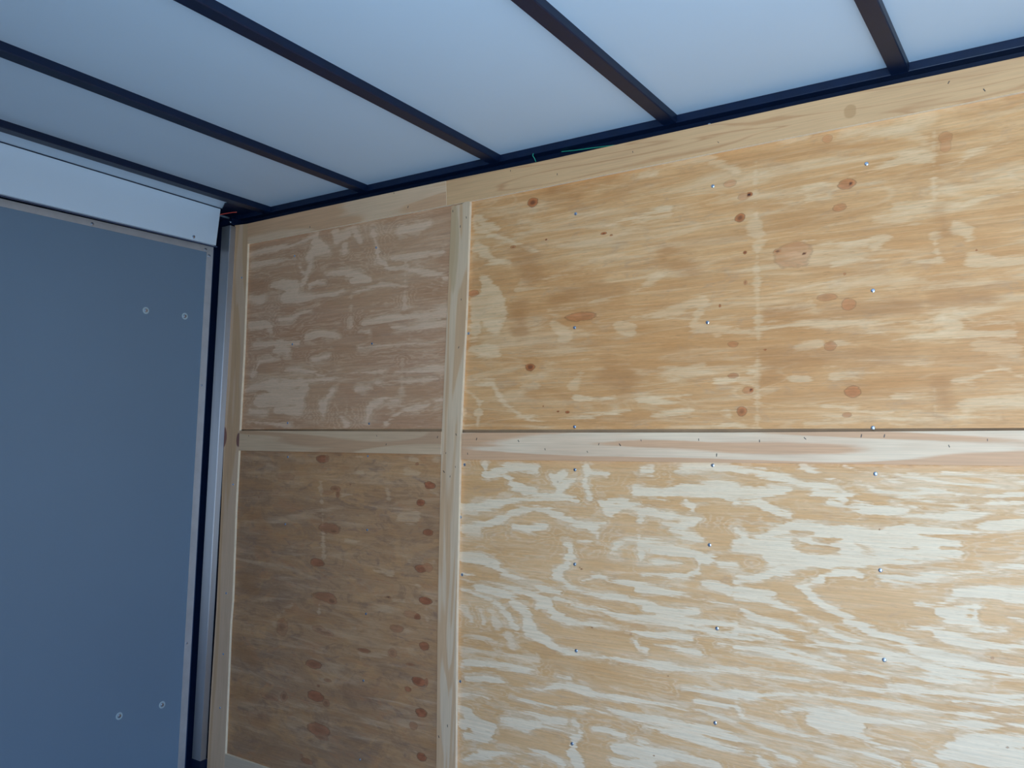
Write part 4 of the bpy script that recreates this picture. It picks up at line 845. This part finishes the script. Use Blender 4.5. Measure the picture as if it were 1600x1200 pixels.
# ------------------------------------------------------------------ roof frame
def bow(x, label, y_end=0.014, xfar=None):
    bm = bmesh.new()
    w, h = 0.0415, 0.0235
    # hat section: rounded box tube with a shallow groove along the lower edge
    prof = [(0, 0), (0, h), (w, h), (w, 0.003), (w - 0.002, 0.0), (0.002, 0.0)]
    xf = x if xfar is None else xfar
    A = [bm.verts.new((x + a, y_end, H - h + b)) for a, b in prof]
    B = [bm.verts.new((xf + a, YB, H - h + b)) for a, b in prof]
    bm.faces.new(A); bm.faces.new(B[::-1])
    for i in range(len(prof)):
        j = (i + 1) % len(prof)
        bm.faces.new([A[j], A[i], B[i], B[j]])
    o = finish(bm, 'roof_bow', M['black'])
    return tag(o, label, 'roof bow', 'black roof bows across the ceiling')
bow(-0.344, 'black roof bow nearest the white header over the door', 0.014)
bow(0.1885, 'second black roof bow from the white header', 0.014, 0.170)
bow(0.7835, 'third black roof bow from the white header, crossing the middle of the ceiling', 0.014, 0.787)
bow(1.4010, 'fourth black roof bow from the white header, right of the picture centre', 0.014, 1.400)
bow(2.0095, 'black roof bow at the right edge, farthest from the white header', 0.014, 2.004)
rr = tag(box('roof_rail', (-0.56, XE - 0.02, 0.012, 0.0745, H - 0.024, H - 0.0005), M['black'], bevel=0.002), 'dark steel rail running along the top of the plywood wall under the ceiling', 'rail')
box('rail_web', (-0.56, XE - 0.02, 0.040, 0.0745, 0.90, H - 0.0245), M['black'], rr)
for (x, z) in [(1.4258, 0.9707), (2.0235, 0.9721), (2.0381, 0.9717), (0.7966, 0.9704)]:
    put_screw(SMALL, (x, 0.0118, z), rr)
put_screw(SMALL, (1.529, 0.0398, 0.953), rr)

# ------------------------------------------------------------------ header, door, corner post
hp = [(-0.0760, H - 0.0030), (-0.0890, 0.8330), (-0.91, 0.8200), (YB + 0.01, 0.798), (YB + 0.01, H - 0.0030)]
hd = prism('header_panel', hp, 'x', -0.515, -0.500, M['header'], bevel=0.0008)
tag(hd, 'white painted header panel above the grey door', 'panel')
box('top_dark_strip', (-0.512, -0.4965, YB + 0.01, -0.076, H - 0.0029, H - 0.0006), M['black'], hd)  # black strip added to draw the dark line between header and ceiling
put_screw(FRAME, (-0.500, -0.1935, 0.8442), hd, 'x')
for (y, z) in [(-0.1811, 0.9506), (-0.1289, 0.9694)]:
    put_screw(screw_mesh('plug', 0.0022, 0.0006, M['header']), (-0.500, y, z), hd, 'x', 'plug')

def zt(y): return 0.842 + (y + 0.052) * 0.0226           # door top edge
ZB_ = -1.235
XD = -0.567
def yd(z): return -0.052 - (0.842 - z) * 0.0043
door = prism('door_1', [(yd(ZB_) - 0.004, ZB_), (yd(0.84) - 0.004, zt(-0.056) - 0.003), (YB + 0.02, zt(YB) - 0.003), (YB + 0.02, ZB_)], 'x', -0.60, XD - 0.002, M['door'])
tag(door, kind='structure')
ft = 0.026; fw = 0.0305
prism('edge_trim', [(yd(0.842), zt(-0.052)), (YB + 0.015, zt(YB)), (YB + 0.015, zt(YB) - ft), (yd(0.842) - fw, zt(-0.083) - ft)], 'x', XD - 0.0019, XD + 0.001, M['trim'], door, bevel=0.0005)
prism('edge_trim', [(yd(ZB_), ZB_), (yd(0.842), zt(-0.052)), (yd(0.842) - fw, zt(-0.083) - ft - 0.0004), (yd(ZB_) - fw, ZB_)], 'x', XD - 0.0019, XD + 0.0008, M['trim'], door, bevel=0.0005)
for (y, z) in [(-0.3347, 0.5339), (-0.1661, 0.5373), (-0.3455, -0.965), (-0.1723, -0.9641)]:
    put_screw(BOLT, (XD - 0.002, y, z), door, 'x')
for (y, z) in [(-0.5656, 0.8136), (-0.0902, 0.8238), (-0.0721, 0.8018), (-0.0747, 0.2688), (-0.0799, -0.7491)]:
    put_screw(SMALL if z < 0.7 else FRAME, (XD + 0.001, y, z), door, 'x')

# rubber seals in the gap over and beside the door
s1 = tube('door_seal', [(-0.540, -0.056, 0.8395), (-0.540, -0.8921, 0.8255), (-0.540, YB + 0.02, 0.8255 - 0.026)], 0.0035, M['seal'])
tag(s1, 'black rubber seal along the top of the grey door', 'seal')
s2 = tube('door_seal', [(-0.585, -0.040, 0.835), (-0.585, -0.048, ZB_)], 0.0045, M['seal'])
tag(s2, 'black rubber seal down the side of the grey door', 'seal')

fr = bmesh.new()
add_box(fr, -0.66, -0.600, -0.045, 0.0745, FLOOR, H - 0.0005)       # upright behind the gap
add_box(fr, -0.66, -0.603, YB, -0.0455, 0.70, H - 0.0005)           # top member
add_box(fr, -0.5995, -0.562, 0.0, 0.0745, 0.935, H - 0.045)           # corner gusset
add_box(fr, -0.5995, -0.507, -0.010, 0.0745, 0.9395, 0.967)
dfm = finish(fr, 'door_frame', M['black'], bevel=0.001)
tag(dfm, 'black steel frame around the grey door in the corner', 'frame')
put_screw(FRAME, (-0.523, -0.0102, 0.952), dfm)

gp = bmesh.new()
low, top = [], []
for (x, y) in [(-0.5595, -0.0735), (-0.4950, -0.0735), (-0.4230, -0.1150), (-0.3460, -0.1150), (-0.3460, 0.0115), (-0.5595, 0.0115)]:
    low.append(gp.verts.new((x, y, 0.9835))); top.append(gp.verts.new((x, y, H - 0.0007)))
gp.faces.new(low); gp.faces.new(top[::-1])
for a_ in range(6):
    c_ = (a_ + 1) % 6
    gp.faces.new([low[c_], low[a_], top[a_], top[c_]])
tag(finish(gp, 'corner_plate', M['black']), 'flat black steel plate under the ceiling in the corner, right of the white header', 'plate')

def post():
    bm = bmesh.new()
    z1, z0 = 0.930, -1.200
    def ring(z):
        t = (z - 0.70) / 1.88
        l = -0.5501 + t * 0.0155; r = -0.4962 + t * 0.0180
        rr_ = r if True else r
        # front face, narrow rounded bright edge, side face back to the wall
        return [(l, 0.0), (l, -0.030), (r - 0.003, -0.030), (r - 0.0009, -0.0293), (r, -0.027), (r - 0.003, -0.0005)]
    R0, R1 = ring(z0), ring(z1)
    A = [bm.verts.new((x, y, z0)) for x, y in R0]; B = [bm.verts.new((x, y, z1)) for x, y in R1]
    bm.faces.new(A); bm.faces.new(B[::-1])
    n = len(A)
    for i in range(n):
        j = (i + 1) % n
        bm.faces.new([A[i], A[j], B[j], B[i]])
    return finish(bm, 'corner_post', M['brushed'])
cp = tag(post(), 'bright aluminium post in the corner between the grey door and the plywood wall', 'post')
box('post_foot', (-0.575, -0.515, -0.028, 0.008, FLOOR, -1.2005), M['black'], cp)

# ------------------------------------------------------------------ wires
tag(tube('electrical_wire', [(-0.560, -0.078, 0.9645), (-0.5205, -0.0773, 0.9640), (-0.475, -0.069, 0.9665), (-0.4380, -0.0600, 0.9680), (-0.430, -0.050, 0.9700)], 0.0019, M['red']),
    'thin red wire in the dark corner right of the white header', 'wire', 'wires tucked behind the ceiling rail')
tag(tube('electrical_wire', [(1.045, 0.0375, 0.9655), (1.10, 0.030, 0.957), (1.165, 0.024, 0.950), (1.235, 0.022, 0.9430), (1.30, 0.024, 0.93)], 0.0016, M['green']),
    'long thin green wire sagging below the dark rail above the plywood', 'wire', 'wires tucked behind the ceiling rail')
tag(tube('electrical_wire', [(0.956, 0.0105, 0.968), (0.955, 0.009, 0.960), (0.961, 0.010, 0.951), (0.960, 0.020, 0.943)], 0.0014, M['green']),
    'short stub of green wire left of the long green wire', 'wire', 'wires tucked behind the ceiling rail')
